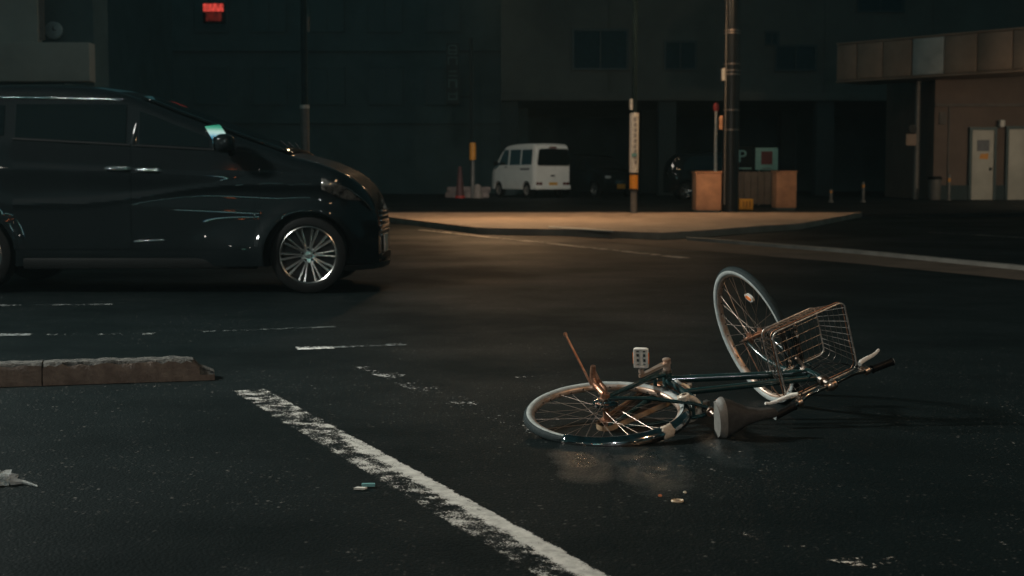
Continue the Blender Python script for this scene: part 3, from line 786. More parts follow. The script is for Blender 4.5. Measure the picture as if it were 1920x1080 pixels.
w_q = side_patch(SV, -3.72, -2.70, lambda x: BELT(x) + .030, lambda x: 1.68, .006, nx=26, nz=12).build('window', M['glass'], van_root)
# flat mirror pane added in the outline of the sign's reflection, tilted toward it
def car_pt(px, py, yoff):
    p = at(px, py, CY + yoff); return p - V(van_root.location)
QN = V((.02, -1.0, .10)).normalized()
qp = [(384, 237), (412, 233), (428, 258), (399, 263)]
qc = car_pt(406, 248, -.893)
def on_plane(px, py):
    r = ray(px, py); o = CAM - V(van_root.location); return o + r * ((qc - o).dot(QN) / r.dot(QN))
q = [on_plane(*p) for p in qp]
m = MB(); m.add(q + [p - QN * .05 for p in q], [(0, 1, 2, 3), (7, 6, 5, 4)] + [(i, (i + 1) % 4, 4 + (i + 1) % 4, 4 + i) for i in range(4)])
m.build('sign_mirror_pane', mat('sign_mirror', (.55, .6, .6), .03, 1.0), van_root)
rq = ray(406, 248).normalized(); QREF = rq - QN * 2 * rq.dot(QN); QPOS = qc + V(van_root.location)
m = MB(); rows = []
for i in range(13):
    x = -1.52 + (1.35) * i / 12; rows.append([(x, (-1 + 2 * k / 12) * (SV(x, zt(x) - .1) - .13), zt(x) + .035 * (1 - (-1 + 2 * k / 12) ** 2) + .012) for k in range(13)])
m.grid(rows); ws = m.build('windscreen', M['glass'], van_root, recalc=False); s_ = ws.modifiers.new('thick', 'SOLIDIFY'); s_.thickness = .012; s_.offset = -1
m = MB()
for k in range(3): m.tube([(-.20 - .02 * k, -.62 + .46 * k, zt(-.2) + .055), (-.33, -.30 + .46 * k, zt(-.33) + .075)], .008, 6)
m.build('wiper', M['black_trim'], van_root)
# chrome belt moulding, handles, sill strip
def strip(name, x0, x1, zf, hgt, out, mt, parent):
    return side_patch(SV, x0, x1, lambda x: zf(x) - hgt / 2, lambda x: zf(x) + hgt / 2, out, nx=24, nz=4, thick=.006).build(name, mt, parent)
strip('belt_moulding', -1.56, -.50, lambda x: BELT(x) + .006, .016, .008, M['black_trim'], front_door)
strip('belt_moulding', -2.62, -1.58, lambda x: BELT(x) + .006, .016, .008, M['black_trim'], rear_door)
for d, x0 in ((front_door, -1.53), (rear_door, -1.80)):
    zz = 1.105 - .045 * (x0 + 1.5); y = -(SV(x0 + .1, zz) + .03)
    m = MB(); m.tube([(x0, y + .028, zz), (x0 + .02, y, zz), (x0 + .20, y, zz - .004), (x0 + .225, y + .028, zz - .005)], [.012, .019, .019, .012], 10)
    m.build('handle', M['chrome_wet'], d)
strip('side_moulding', -1.55, -1.28, lambda x: .470 + .06 * (x + 1.5), .014, .010, M['chrome_wet'], front_door)
m = MB(); m.box((-1.5, -.90, .27), (2.1, .06, .10), bev=.02); m.build('sill', M['black_trim'], van_root)
# pillar trim between the door windows, glossy, its curve shaped to catch a lamp streak
m = MB(); rows = []
for i in range(9):
    a = -80 + 160 * i / 8; rows.append([(-1.555 + .045 * math.sin(R(a)) * (1.15 - .9 * k / 14) + .045 * k / 14, -(SV(-1.555, BELT(-1.55) + .02 + .33 * k / 14) - .030 + .040 * math.cos(R(a)) - .030 * (k / 14) ** 2), BELT(-1.55) + .02 + .33 * k / 14) for k in range(15)])
m.grid(rows); m.build('pillar_trim', M['paint'], van_root, ang=70)
# wet drip rail along the roof edge
strip('drip_rail', -3.7, -1.66, lambda x: 1.752 - .020 * (x + 2.6), .012, .012, M['chrome_wet'], van_root)
# door mirror
m = MB(); mc = V((-.70, -1.06, 1.335)); bm = bmesh.new(); bmesh.ops.create_uvsphere(bm, u_segments=24, v_segments=16, radius=1)
for v_ in bm.verts:
    c = v_.co; v_.co = V((math.copysign(abs(c.x) ** .75, c.x) * .085, math.copysign(abs(c.y) ** .7, c.y) * .12, math.copysign(abs(c.z) ** .7, c.z) * .085)) + mc
bm.verts.index_update(); m.add([v_.co[:] for v_ in bm.verts], [[v_.index for v_ in f.verts] for f in bm.faces]); bm.free()
m.tube([mc + V((.01, .08, -.06)), mc + V((.02, .19, -.075))], [.03, .04], 10)
mir = m.build('door_mirror', M['paint'], van_root, ang=60)
m = MB(); m.box((mc.x - .084, mc.y, mc.z), (.006, .17, .12), bev=.002); m.build('mirror_glass', M['carchrome'], mir)
# headlamps, grille, bumper lip, plate
for s in (-1, 1):
    m = MB(); rows = []
    for i in range(13):
        t = i / 12; x = .12 + .42 * t
        zc_ = .985 - .10 * t; hh = (.045 + .05 * math.sin(math.pi * min(1, t * .9 + .05)))
        rows.append([(x + .006, s * (SV(x, zc_ + hh * (k / 4 - 1)) + .004), min(zc_ + hh * (k / 4 - 1), zt(x) - .12)) for k in range(9)])
    m.grid(rows); hl = m.build('headlamp', M['lamp_glass'], van_root); s_ = hl.modifiers.new('thick', 'SOLIDIFY'); s_.thickness = .01; s_.offset = 0
m = MB()
for k in range(6): m.box((.605, 0, .50 + .045 * k), (.02, .80 - .05 * abs(k - 2), .02), bev=.006)
m.build('grille', M['carchrome'], van_root)
lip = [(.30, -.90), (.45, -.83), (.56, -.66), (.625, -.40), (.645, 0), (.625, .40), (.56, .66), (.45, .83), (.30, .90), (.1, .8), (.1, -.8)]
m = MB(); m.prism(lip, .205, .255); m.build('bumper_lip', M['black_trim'], van_root)
m = MB(); m.box((.617, 0, .42), (.012, .33, .165), bev=.003); m.build('number_plate', M['white'], van_root)
m = MB(); m.box((.613, 0, .30), (.02, .9, .06), bev=.01); m.build('intake', M['black_trim'], van_root)

def alloy_wheel(name, parent, Rt, Rr, width, npair, paired, loc, side, mats):
    """wheel with its axle along local Z (outside = +Z)"""
    al, tyr, dark = mats
    q = frame_xf(loc, (0, side, 0), (1, 0, 0))
    mb = MB(); w2 = width / 2
    mb.lathe([(Rr * 1.0, w2 - .012), (Rr * 1.035, w2 - .006), (Rr * 1.045, w2), (Rr * 1.02, w2 + .003), (Rr * .985, w2 - .002), (Rr * .955, w2 - .018), (Rr * .93, -w2 + .02), (Rr * 1.02, -w2)], 72)
    hub = .062
    for p in range(npair):
        for s in ((-1, 1) if paired else (0,)):
            a = 2 * math.pi * p / npair + .06
            a0 = a + s * R(5.0); a1 = a + s * R(6.4)
            def pt(r, an, h): return V((r * math.cos(an), r * math.sin(an), h))
            wi, wo = .0085, .0115
            if not paired: wi, wo = .018, .022
            prev = None; secs = []
            for t in (0, .25, .5, .75, 1.0):
                r = hub * .9 + (Rr * .975 - hub * .9) * t; an = a0 + (a1 - a0) * t; wd = wi + (wo - wi) * t
                h = w2 - .030 + .022 * t ** 1.5; tg = V((-math.sin(an), math.cos(an), 0))
                c = pt(r, an, h)
                secs.append([c - tg * wd + V((0, 0, -.03)), c - tg * wd * .95 + V((0, 0, -.006)), c - tg * wd * .45, c + tg * wd * .45 + V((0, 0, -.001)), c + tg * wd * .95 + V((0, 0, -.007)), c + tg * wd + V((0, 0, -.03))])
            vs = [p_ for s_ in secs for p_ in s_]
            mb.add(vs, [(i * 6 + j, i * 6 + j + 1, i * 6 + 6 + j + 1, i * 6 + 6 + j) for i in range(4) for j in range(5)])
    mb.lathe([(.0001, w2 - .026), (.030, w2 - .027), (.034, w2 - .036), (hub * 1.15, w2 - .034), (hub * 1.3, w2 - .060), (.0001, w2 - .07)], 36)
    w = mb.build('wheel', al, parent, ang=35); w.matrix_local = q
    t = MB(); t.lathe([(Rr * 1.03, w2 - .004), (Rr * 1.10, w2 + .010), (Rr * 1.22, w2 + .012), (Rt * .975, w2 - .002), (Rt, w2 - .028), (Rt, -w2 + .03), (Rt * .97, -w2), (Rr * 1.04, -w2)], 72)
    t.build('tyre', tyr, w)
    d = MB(); d.lathe([(.0001, w2 - .11), (Rr * .93, w2 - .11), (Rr * .93, w2 - .13), (.0001, w2 - .13)], 40); d.build('brake_disc', dark, w)
    for k in range(5):
        a = 2 * math.pi * k / 5 + .35
        n = MB(); n.lathe([(.0001, 0), (.012, 0), (.012, .014), (.006, .018), (.0001, .018)], 10, xf=Matrix.Translation((.052 * math.cos(a), .052 * math.sin(a), w2 - .036))); n.build('lug_nut', M['black_trim'], w)
    return w
M['cartyre'] = mat('car_tyre', (.006, .0065, .0065), .6, spec=.12, var=.3, vscale=30, bump=.2, bscale=120)
w0 = alloy_wheel('wheel', van_root,   .345, .248, .225, 10, True, (0, -.80, .345), -1, (M['alloy'], M['cartyre'], M['alloy_dark']))
for x, s in ((-3.0, -1), (0, 1), (-3.0, 1)):
    c = copy_tree(w0, van_root); c.matrix_local = frame_xf((x, s * .80, .345), (0, s, 0), (1, 0, 0))

# --- white kei van, seen from behind
kv = empty('white_van', V((.63, 51.0, .28)), 'small white van parked tail first beneath the dark building', 'van', rz=R(118))
KZ = smooth_pts([(-1.66, 1.60), (-1.62, 1.80), (-1.50, 1.875), (-1.0, 1.90), (0, 1.89), (.55, 1.83), (.85, 1.62), (1.20, 1.20), (1.40, 1.12), (1.58, 1.00), (1.64, .80), (1.66, .70)], 2)
def SK(x, z):
    y = .735 - .10 * max(0, z - 1.08) - .25 * max(0, .42 - z) ** 2
    y *= (1 - .10 * max(0, (x - 1.2) / .46) ** 2) * (1 - .09 * max(0, (-1.48 - x) / .18) ** 2)
    y -= .010 * math.exp(-((z - .98) / .03) ** 2)
    return y
mb = loft(MB(), sorted(set([-1.66, -1.64, -1.60, -1.55] + [round(-1.5 + .08 * i, 3) for i in range(39)] + [1.6, 1.64, 1.66])), lambda x: .30, lambda x: interp(KZ, x), SK, .09, .02, 22)
kb = mb.build('body', M['white_paint'], kv); cut = []
for x in (-1.08, 1.02):
    for s in (-1, 1):
        c = MB(); c.lathe([(.0001, -.16), (.32, -.16), (.32, .16), (.0001, .16)], 40, xf=frame_xf((x, s * .66, .28), (0, 1, 0)))
        co = c.build('cutter', M['black_trim'], None); co.matrix_world = Matrix.Translation(kv.location) @ Matrix.Rotation(R(118), 4, 'Z'); cut.append(co)
bpy.context.view_layer.update(); boolean_cut(kb, cut)
for s in (1, -1):
    side_patch(SK, .28, 1.02, lambda x: 1.16, lambda x: min(1.70, 1.70 - 1.25 * (x - .62)) if x > .62 else 1.70, .006, s, 16, 8).build('window', M['glass'], kv)
    side_patch(SK, -.62, .16, lambda x: 1.16, lambda x: 1.70, .006, s, 12, 8).build('window', M['glass'], kv)
    side_patch(SK, -1.46, -.72, lambda x: 1.16, lambda x: 1.69, .006, s, 12, 8).build('window', M['glass'], kv)
    side_patch(SK, -1.30, -.66, lambda x: .985, lambda x: 1.035, .008, s, 10, 3).build('side_vent', M['black_trim'], kv)
    side_patch(SK, .34, .50, lambda x: 1.07, lambda x: 1.11, .012, s, 6, 3).build('door_handle', M['black_trim'], kv)
    m = MB(); m.box((.95, s * .86, 1.22), (.10, .16, .16), bev=.03); m.build('door_mirror', M['black_trim'], kv)
    for dy in (.60, .47):
        m = MB(); m.lathe([(.0001, 0), (.062, 0), (.062, .022), (.045, .030), (.0001, .032)], 20, xf=frame_xf((-1.655, s * dy, .50), (-1, 0, 0))); m.build('tail_lamp', M['tail'], kv)
m = MB(); rw = [(-.60, 1.14), (.60, 1.14), (.63, 1.20), (.575, 1.66), (.52, 1.71), (-.52, 1.71), (-.575, 1.66), (-.63, 1.20)]
m.prism([(y, z) for y, z in rw], .0, .02, xf=frame_xf((-1.672, 0, 0), (1, -0, .04), (0, 1, 0)))
m.build('window', M['glass'], kv)
m = MB(); m.box((-1.665, 0, 1.755), (.05, .28, .06), bev=.01); m.build('brake_light', M['tail'], kv)
m = MB(); m.tube([(-1.69, -.02, 1.14), (-1.70, -.30, 1.30)], .012, 6); m.build('wiper', M['black_trim'], kv)
m = MB(); m.box((-1.675, -.02, .47), (.02, .33, .165), bev=.004); pl = m.build('number_plate', M['plate'], kv)
m = MB(); m.box((-1.675, 0, .78), (.03, .16, .05), bev=.01); m.build('tailgate_handle', M['black_trim'], kv)
m = MB(); m.box((-1.655, 0, .38), (.10, 1.40, .15), bev=.03); m.build('bumper', M['white_paint'], kv)
w0k = alloy_wheel('wheel', kv, .275, .165, .155, 8, False, (-1.08, .64, .275), 1, (M['polegrey'], M['cartyre'], M['alloy_dark']))
for x, s in ((1.02, 1), (-1.08, -1), (1.02, -1)):
    c = copy_tree(w0k, kv); c.matrix_local = frame_xf((x, s * .64, .275), (0, s, 0), (1, 0, 0))

# --- two dark hatchbacks in the unlit car park
def dark_car(name, loc, rz, label):
    root = empty(name, loc, label, 'car', None, rz)
    Z = smooth_pts([(-1.75, .95), (-1.70, 1.20), (-1.45, 1.46), (-.9, 1.55), (-.1, 1.53), (.30, 1.42), (.85, 1.05), (1.15, .99), (1.50, .88), (1.66, .74), (1.70, .62)], 2)
    def Sd(x, z):
        y = .80 - .22 * max(0, z - .92) - .3 * max(0, .42 - z) ** 2
        return y * (1 - .16 * max(0, (x - 1.1) / .6) ** 2) * (1 - .12 * max(0, (-1.35 - x) / .4) ** 2) - .010 * math.exp(-((z - .84) / .04) ** 2)
    b = loft(MB(), [-1.75, -1.72, -1.66] + [round(-1.6 + .1 * i, 3) for i in range(32)] + [1.58, 1.66, 1.70], lambda x: .24, lambda x: interp(Z, x), Sd, .10, .03, 16).build('body', M['paint'], root)
    cut = []
    for x in (-1.15, 1.15):
        for s in (-1, 1):
            c = MB(); c.lathe([(.0001, -.17), (.34, -.17), (.34, .17), (.0001, .17)], 32, xf=frame_xf((x, s * .72, .30), (0, 1, 0)))
            co = c.build('cutter', M['black_trim'], None); co.matrix_world = Matrix.Translation(V(loc)) @ Matrix.Rotation(rz, 4, 'Z'); cut.append(co)
    bpy.context.view_layer.update(); boolean_cut(b, cut)
    for s in (1, -1):
        side_patch(Sd, -1.25, -.25, lambda x: .96, lambda x: min(1.40, .96 + 1.1 * (x + 1.40)), .006, s, 14, 6).build('window', M['glass'], root)
        side_patch(Sd, -.17, .72, lambda x: .96, lambda x: min(1.40, 1.40 - .8 * (x - .14)) if x > .14 else 1.40, .006, s, 14, 6).build('window', M['glass'], root)
        m = MB(); m.box((1.60, s * .52, .72), (.16, .24, .12), bev=.04); m.build('headlamp', M['clear_refl'], root)
    m = MB()
    for k in range(3): m.box((1.69, 0, .50 + .05 * k), (.03, .5, .016), bev=.005)
    m.build('grille', M['carchrome'], root)
    m = MB(); m.box((1.715, 0, .40), (.02, .33, .165), bev=.004); m.build('number_plate', M['plate'], root)
    w = alloy_wheel('wheel', root, .29, .19, .17, 5, True, (1.15, .70, .29), 1, (M['alloy'], M['cartyre'], M['alloy_dark']))
    for x, s in ((-1.15, 1), (1.15, -1), (-1.15, -1)):
        c = copy_tree(w, root); c.matrix_local = frame_xf((x, s * .70, .29), (0, s, 0), (1, 0, 0))
    return root
dark_car('dark_hatchback', V((3.1, 52.5, .28)), R(-62), 'dark hatchback with yellow plate parked nose out beside the white van')
dark_car('dark_hatchback', V((6.8, 46.9, .28)), R(0), 'dark car whose alloy wheel shows just left of the brown box')
# ------------------------------------------------------------------ ground, road, markings
def sheet(name, pts, z, m, kind='structure'):
    mb = MB(); mb.add([(p[0], p[1], z) for p in pts], [tuple(range(len(pts)))]); o = mb.build(name, m, None, recalc=False)
    if o.data.polygons[0].normal.z < 0: o.data.flip_normals()
    return tag(o, kind=kind)
sheet('road', [(-150, -120), (150, -120), (150, 200), (-150, 200)], 0, M['asphalt'])
def slab(name, pts, z0, z1, mats, kind='structure'):
    mb = MB(); P = [(p[0], p[1]) for p in pts]; mb.prism(P, z0, z1); o = mb.build(name, mats, None, ang=20); return tag(o, kind=kind)
def gpx(*pix, z=0.0): return [gr(x, y, z) for x, y in pix]
# pavement corner in the lamp's pool, its pale kerb and the concrete gutter apron
pv = gpx((640, 405), (720, 405.5), (768, 411.5), (893, 426.5), (930, 428), (1040, 429.5), (1147, 433), (1240, 436.5), (1330, 431), (1420, 424), (1500, 419), z=.12) + [V((9.0, 36.6, 0)), V((-9.0, 36.6, 0))]
slab('pavement', pv, -.02, .12, M['pave'])
kp = gpx((1030, 424.0), (1090, 427.5), (1147, 432.2), (1150, 433.8), (1085, 430.2), (1028, 426.5), z=.13)
slab('pale_kerb_edge', kp, .121, .135, M['kerbpale'])
ap = gpx((895, 428.5), (1000, 434), (1147, 437), (1240, 440.5), (1290, 445), (1600, 470), (1920, 500), (2300, 537), (2300, 570), (1920, 526), (1600, 494), (1273, 467), (1100, 450), (1000, 440))
sheet('gutter_apron', ap, .004, M['apron'])
kb_ = gpx((1287, 443.5), (1600, 467), (1920, 497), (2300, 533), (2300, 535.5), (1920, 499.2), (1600, 469), (1287, 445), z=.05)
slab('low_kerb', kb_, 0.0, .05, M['kerbmid'])
def line_mark(name, p0, p1, width, off, m, z=.004):
    a = V((p0[0], p0[1], 0)); b = V((p1[0], p1[1], 0)); d = b - a; L_ = d.length; n = V((-d.y, d.x, 0)) / L_
    mb = MB(); mb.add([(0, -width / 2, 0), (L_, -width / 2, 0), (L_, width / 2, 0), (0, width / 2, 0)], [(0, 1, 2, 3)])
    o = mb.build(name, m, None, recalc=False); o.location = a + n * off + V((0, 0, z)); o.rotation_euler = (0, 0, math.atan2(d.y, d.x)); return tag(o, kind='structure')
# long worn white bay line across the foreground
a_, b_ = gr(506, 730), gr(1150, 1080); d_ = (b_ - a_); b2 = a_ + d_ * 1.9
line_mark('bay_line', a_, b2, .21, -.105, worn_paint('worn_bay_paint', (.48, .47, .43), wear=.562, scale=120, core=(.030, .092, 1.0, 2.0), half=.105))
line_mark('faded_line', gr(690, 688), gr(1010, 812), .20, 0, worn_paint('nearly_gone_paint', (.42, .42, .40), wear=.635, scale=45, half=.10))
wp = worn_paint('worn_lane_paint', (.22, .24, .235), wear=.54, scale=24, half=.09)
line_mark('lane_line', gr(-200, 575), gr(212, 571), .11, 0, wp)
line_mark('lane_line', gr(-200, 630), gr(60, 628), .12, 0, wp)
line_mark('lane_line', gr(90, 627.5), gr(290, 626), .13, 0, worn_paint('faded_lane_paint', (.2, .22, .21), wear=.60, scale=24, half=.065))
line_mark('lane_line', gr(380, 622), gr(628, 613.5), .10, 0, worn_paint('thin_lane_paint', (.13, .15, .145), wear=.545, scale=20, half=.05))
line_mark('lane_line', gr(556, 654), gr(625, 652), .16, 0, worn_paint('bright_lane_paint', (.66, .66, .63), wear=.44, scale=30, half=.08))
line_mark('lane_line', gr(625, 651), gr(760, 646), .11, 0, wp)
line_mark('edge_line', gr(790, 431), gr(1285, 484), .17, 0, worn_paint('road_edge_paint', (.5, .46, .40), wear=.46, scale=6, half=.11))
line_mark('far_line', gr(1745, 436), gr(1990, 450), .14, 0, worn_paint('far_edge_paint', (.35, .33, .3), wear=.48, scale=6, half=.09))
line_mark('worn_mark', gr(1415, 995), gr(1660, 1062), .22, 0, worn_paint('last_paint_flecks', (.50, .46, .40), wear=.70, scale=40, half=.11))
line_mark('worn_mark', gr(965, 708), gr(1045, 703), .10, 0, worn_paint('few_paint_flecks', (.62, .62, .6), wear=.62, scale=30, half=.05))
# car park behind: a ramp up from the pavement
mb = MB(); rows = [[(-70, y, z), (70, y, z)] for y, z in ((36.6, .1), (46, .28), (120, .28))]
mb.grid(rows); mb.add([(-70, 36.6, -.05), (70, 36.6, -.05), (70, 36.6, .1), (-70, 36.6, .1)], [(0, 1, 2, 3)])
tag(mb.build('car_park', M['asphalt_lot'], None, ang=5), kind='structure')

# concrete kerb stones at the left: two blocks end to end
k0, k1 = gr(386, 713), gr(0, 726)
kd = (k1 - k0); kd.z = 0; kd.normalize()
def kerb(p, length, label, notch):
    mb = MB(); n = 26; W_, H_ = .15, .112
    rows = []
    for i in range(n + 1):
        x = length * i / n; r = random.uniform(-.004, .004); c = random.uniform(.006, .022)
        hh = H_ + random.uniform(-.004, .004)
        if notch and i < 3: hh *= (.34, .62, .96)[i]
        if i in (0, n): c += .008
        rows.append([(x, r, -.01), (x, r - .004, .03), (x, .012 + r, hh - c), (x, .012 + c, hh), (x, W_ - .02, hh + .002), (x, W_, hh - .02), (x, W_, -.01)])
    if notch: rows[0] = [(-.045, *p_[1:2], min(p_[2], .05)) for p_ in rows[0]]
    mb.grid(rows); mb.add(rows[0], [tuple(range(7))]); mb.add(rows[-1], [tuple(range(7))[::-1]])
    o = mb.build('kerb_stone', [M['concrete'], M['concrete_top']], None, ang=30)
    for p_ in o.data.polygons:
        if abs(p_.normal.z) > .6: p_.material_index = 1
    o.location = V((p.x, p.y, 0)); o.rotation_euler = (0, 0, math.atan2(kd.y, kd.x))
    if o.matrix_world is not None: pass
    return tag(o, label, 'kerb', 'kerb stones on the left')
# stones run from the broken end toward the left; local +Y must point away from the camera
ang = math.atan2(kd.y, kd.x)
def kerb_at(s0, length, label, notch):
    o = kerb(k0 + kd * s0, length, label, notch)
    o.scale = (1, -1, 1); o.data.flip_normals(); return o
kerb_at(0.0, .80, 'concrete kerb stone with a broken sloping end on the road', True)
kerb_at(.806, 1.25, 'longer concrete kerb stone running out of the left edge of the photo', False)

# ------------------------------------------------------------------ buildings
def window(mb_parent, x0, x1, z0, z1, y, name='window', glass='winglass', frm='winframe'):
    m = MB(); m.box(((x0 + x1) / 2, y - .03, (z0 + z1) / 2), (x1 - x0, .04, z1 - z0)); w = m.build(name, M[glass], mb_parent)
    f = MB()
    for c, d in ((((x0 + x1) / 2, y - .05, z0 - .04), (x1 - x0 + .16, .1, .08)), (((x0 + x1) / 2, y - .05, z1 + .04), (x1 - x0 + .16, .1, .08)), ((x0 - .04, y - .05, (z0 + z1) / 2), (.08, .1, z1 - z0)), ((x1 + .04, y - .05, (z0 + z1) / 2), (.08, .1, z1 - z0)), (((x0 + x1) / 2, y - .055, (z0 + z1) / 2), (.05, .06, z1 - z0))): f.box(c, d)
    f.build('frame', M[frm], w); return w
BY = 56.0
def wx(px, y): return at(px, 540, y).x
def wz(py, y): return at(960, py, y).z
ob = empty('office_building', (0, 0, .28), 'dark brown building on pillars over the car park, windows unlit', 'building')
def rel(o): return o
m = MB(); zb0 = wz(189, BY) - .28
m.box(((wx(940, BY) + 34) / 2, BY + 9, zb0 + 6.5), (34 - wx(940, BY), 18, 13)); m.box(((wx(940, BY) + 34) / 2, BY - .06, zb0 + .15), (34 - wx(940, BY), .1, .3), bev=.02)
for k in range(1, 8): m.box((wx(940, BY) + 4.2 * k, BY - .02, zb0 + 6.5), (.03, .04, 12.4))
ob_wall = m.build('upper_storeys', M['wallbrown'], ob)
m = MB(); m.box((16, BY + 15.9, zb0 / 2), (36, .2, zb0)); m.build('rear_wall', M['walldark'], ob)
for x in (-0.1, 6.1, 12.3, 18.5, 24.7):
    for yy in (.5, 8):
        m = MB(); m.box((x, BY + yy, zb0 / 2), (.7, .7, zb0), bev=.04); m.build('pillar', M['pillar'], ob)
for x0, x1, y0, y1 in ((1075, 1172, 58, 128), (1245, 1298, 80, 128), (1450, 1520, 88, 130), (1430, 1450, 62, 82), (1600, 1680, -40, 20)):
    window(ob_wall.parent, wx(x0, BY), wx(x1, BY), wz(y1, BY) - .28, wz(y0, BY) - .28, BY)
# tall dark block to the left, with a vertical sign and a lit red sign
TY = 62.0
tb = empty('dark_tower_block', (0, 0, 0), 'unlit dark block filling the night behind the minivan', 'building')
x0, x1 = wx(330, TY), wx(990, TY)
m = MB(); m.box(((x0 + x1) / 2, TY + 7, 9), (x1 - x0, 14, 18))
for k in range(5): m.box(((x0 + x1) / 2, TY - .08, 3.4 + 3.1 * k), (x1 - x0 + .1, .2, .18))
m.build('wall', M['walldark'], tb)
for k in range(3):
    for j in range(5): window(tb, x0 + 1 + 2.5 * j, x0 + 2.4 + 2.5 * j, 4.2 + 3.1 * k, 5.7 + 3.1 * k, TY, glass='towerglass', frm='walldark')
lb = empty('dark_house', (0, 0, 0), 'low unlit house behind the minivan roof at the left', 'building')
m = MB(); m.box((-20, 50, 4), (14, 10, 8)); m.prism([(-13.5, 7.9), (-20, 10.5), (-26.5, 7.9)], 44.6, 55.4, xf=Matrix(((1, 0, 0, 0), (0, 0, 1, 0), (0, 1, 0, 0), (0, 0, 0, 1))))
m.build('wall', M['walldark'], lb)
# vertical sign
vy = 55.0; vs = empty('vertical_sign', (wx(850, vy), vy, 0), 'tall narrow unlit signboard with faint pale characters beside the brown building', 'sign')
z0, z1 = wz(196, vy), wz(80, vy)
m = MB(); m.box((0, .1, (z0 + z1) / 2), (.50, .18, z1 - z0), bev=.02); m.box((.45, .3, z1 - .3), (.5, .06, .06)); m.box((.45, .3, z0 + .3), (.5, .06, .06)); m.tube([(.70, .3, 0), (.70, .3, z1 + .2)], .07, 10)
m.build('board', M['pillar'], vs)
chars = MB(); zc = z1 - .28
M['faintchar'] = mat('faint_characters', (.13, .24, .24), .6)
for k, st_ in enumerate(([(0, .17, .3, .03), (0, -.14, .3, .03), (-.15, 0, .03, .3), (.15, 0, .03, .3), (0, 0, .3, .03)], [(0, .15, .34, .03), (-.16, 0, .03, .26), (.16, 0, .03, .26)], [(-.08, .05, .14, .03), (.08, .05, .14, .03), (0, -.12, .34, .03)], [(0, .15, .34, .04), (-.14, -.02, .04, .26), (.14, -.02, .05, .26)], [(0, -.15, .34, .04), (-.15, 0, .03, .26), (.15, 0, .03, .26), (0, .05, .2, .03)])):
    chars = MB()
    for cx, cz, w_, h_ in st_: chars.box((cx, -.002, zc - .43 * k + cz), (w_, .02, h_))
    chars.build('character', M['faintchar'], vs)
# red sign
ry = 60.5; rs = empty('red_sign', (wx(408, ry), ry, wz(14, ry)), 'small lit red signboard high on the dark block', 'sign')
s_ = 2667 / ry
m = MB(); m.box((0, .15, -.22), (.90, .22, .86), bev=.03); m.tube([(0, .2, 0), (0, 1.6, 0)], .04, 8); m.build('housing', M['black_trim'], rs)
m = MB(); m.box((0, .02, 0), (.84, .05, .32), bev=.01); m.build('lit_panel', M['redsign'], rs)
m = MB(); m.box((.02, .02, -.38), (.66, .05, .36), bev=.01); m.build('dim_panel', M['redsign_dim'], rs)  # dim red glow put in as emission below the lit panel
# grey shop on the left, fascia band and round sign
sy = 31.0; gs = empty('grey_shop', (0, 0, 0), 'grey rendered shop wall with a deep fascia band above the minivan', 'building')
m = MB(); xr = wx(180, sy)
m.box(((xr - 22) / 2, sy + .12, (wz(153, sy) + wz(80, sy)) / 2), (xr + 22, .44, wz(80, sy) - wz(153, sy)), bev=.02)
m.build('fascia', M['wallgrey'], gs)
m = MB(); x2 = wx(73, sy); zt_ = wz(80, sy)
m.box(((x2 - 22) / 2, sy + .5, zt_ + 3.0), (x2 + 22, .3, 6.0)); m.build('wall', M['wallgrey'], gs)
m = MB(); m.box(((xr - 22) / 2 - .3, sy + 1.0, wz(153, sy) / 2), (xr + 21.2, 1.2, wz(153, sy))); m.build('shopfront', M['walldark'], gs)
m = MB(); m.box((x2 + .05, sy + .5, zt_ + 2.4), (.1, .1, 4.6)); m.build('downpipe', M['polegrey'], gs)
m = MB(); m.box(((xr - 22) / 2 - .2, sy + 2.2, zt_ / 2 + 3), (xr + 21.6, 1.2, zt_ + 6)); m.build('recessed_wall', M['walldark'], gs)
rc_ = at(101, 57, sy + 1.2); cl = empty('round_sign', rc_, 'round pale disc sign on a bracket in the dark corner of the grey shop', 'sign')
m = MB(); m.lathe([(.0001, -.05), (.185, -.05), (.195, -.03), (.195, .04), (.18, .05), (.0001, .05)], 32, xf=frame_xf((0, 0, 0), (0, -1, 0))); m.build('disc', mat('pale_disc', (.30, .42, .44), .5, var=.3, vscale=6), cl)
m = MB(); m.box((0, -.056, .035), (.022, .01, .09)); m.box((.025, -.056, .0), (.07, .01, .02)); m.build('hands', M['blackband'], cl)
m = MB(); m.tube([(-.17, .02, 0), (-.42, .02, 0)], .02, 8); m.tube([(0, .05, 0), (0, 2.1, 0)], .02, 8); m.build('bracket', M['polegrey'], cl)

# ------------------------------------------------------------------ street furniture
def pole(name, px, y, base_z, top_z, r, m_, label, cat='pole'):
    e = empty(name, (wx(px, y), y, base_z), label, cat); mb = MB(); mb.tube([(0, 0, -.02), (0, 0, top_z - base_z)], [r, r * .8], 20); mb.build('shaft', m_, e); return e
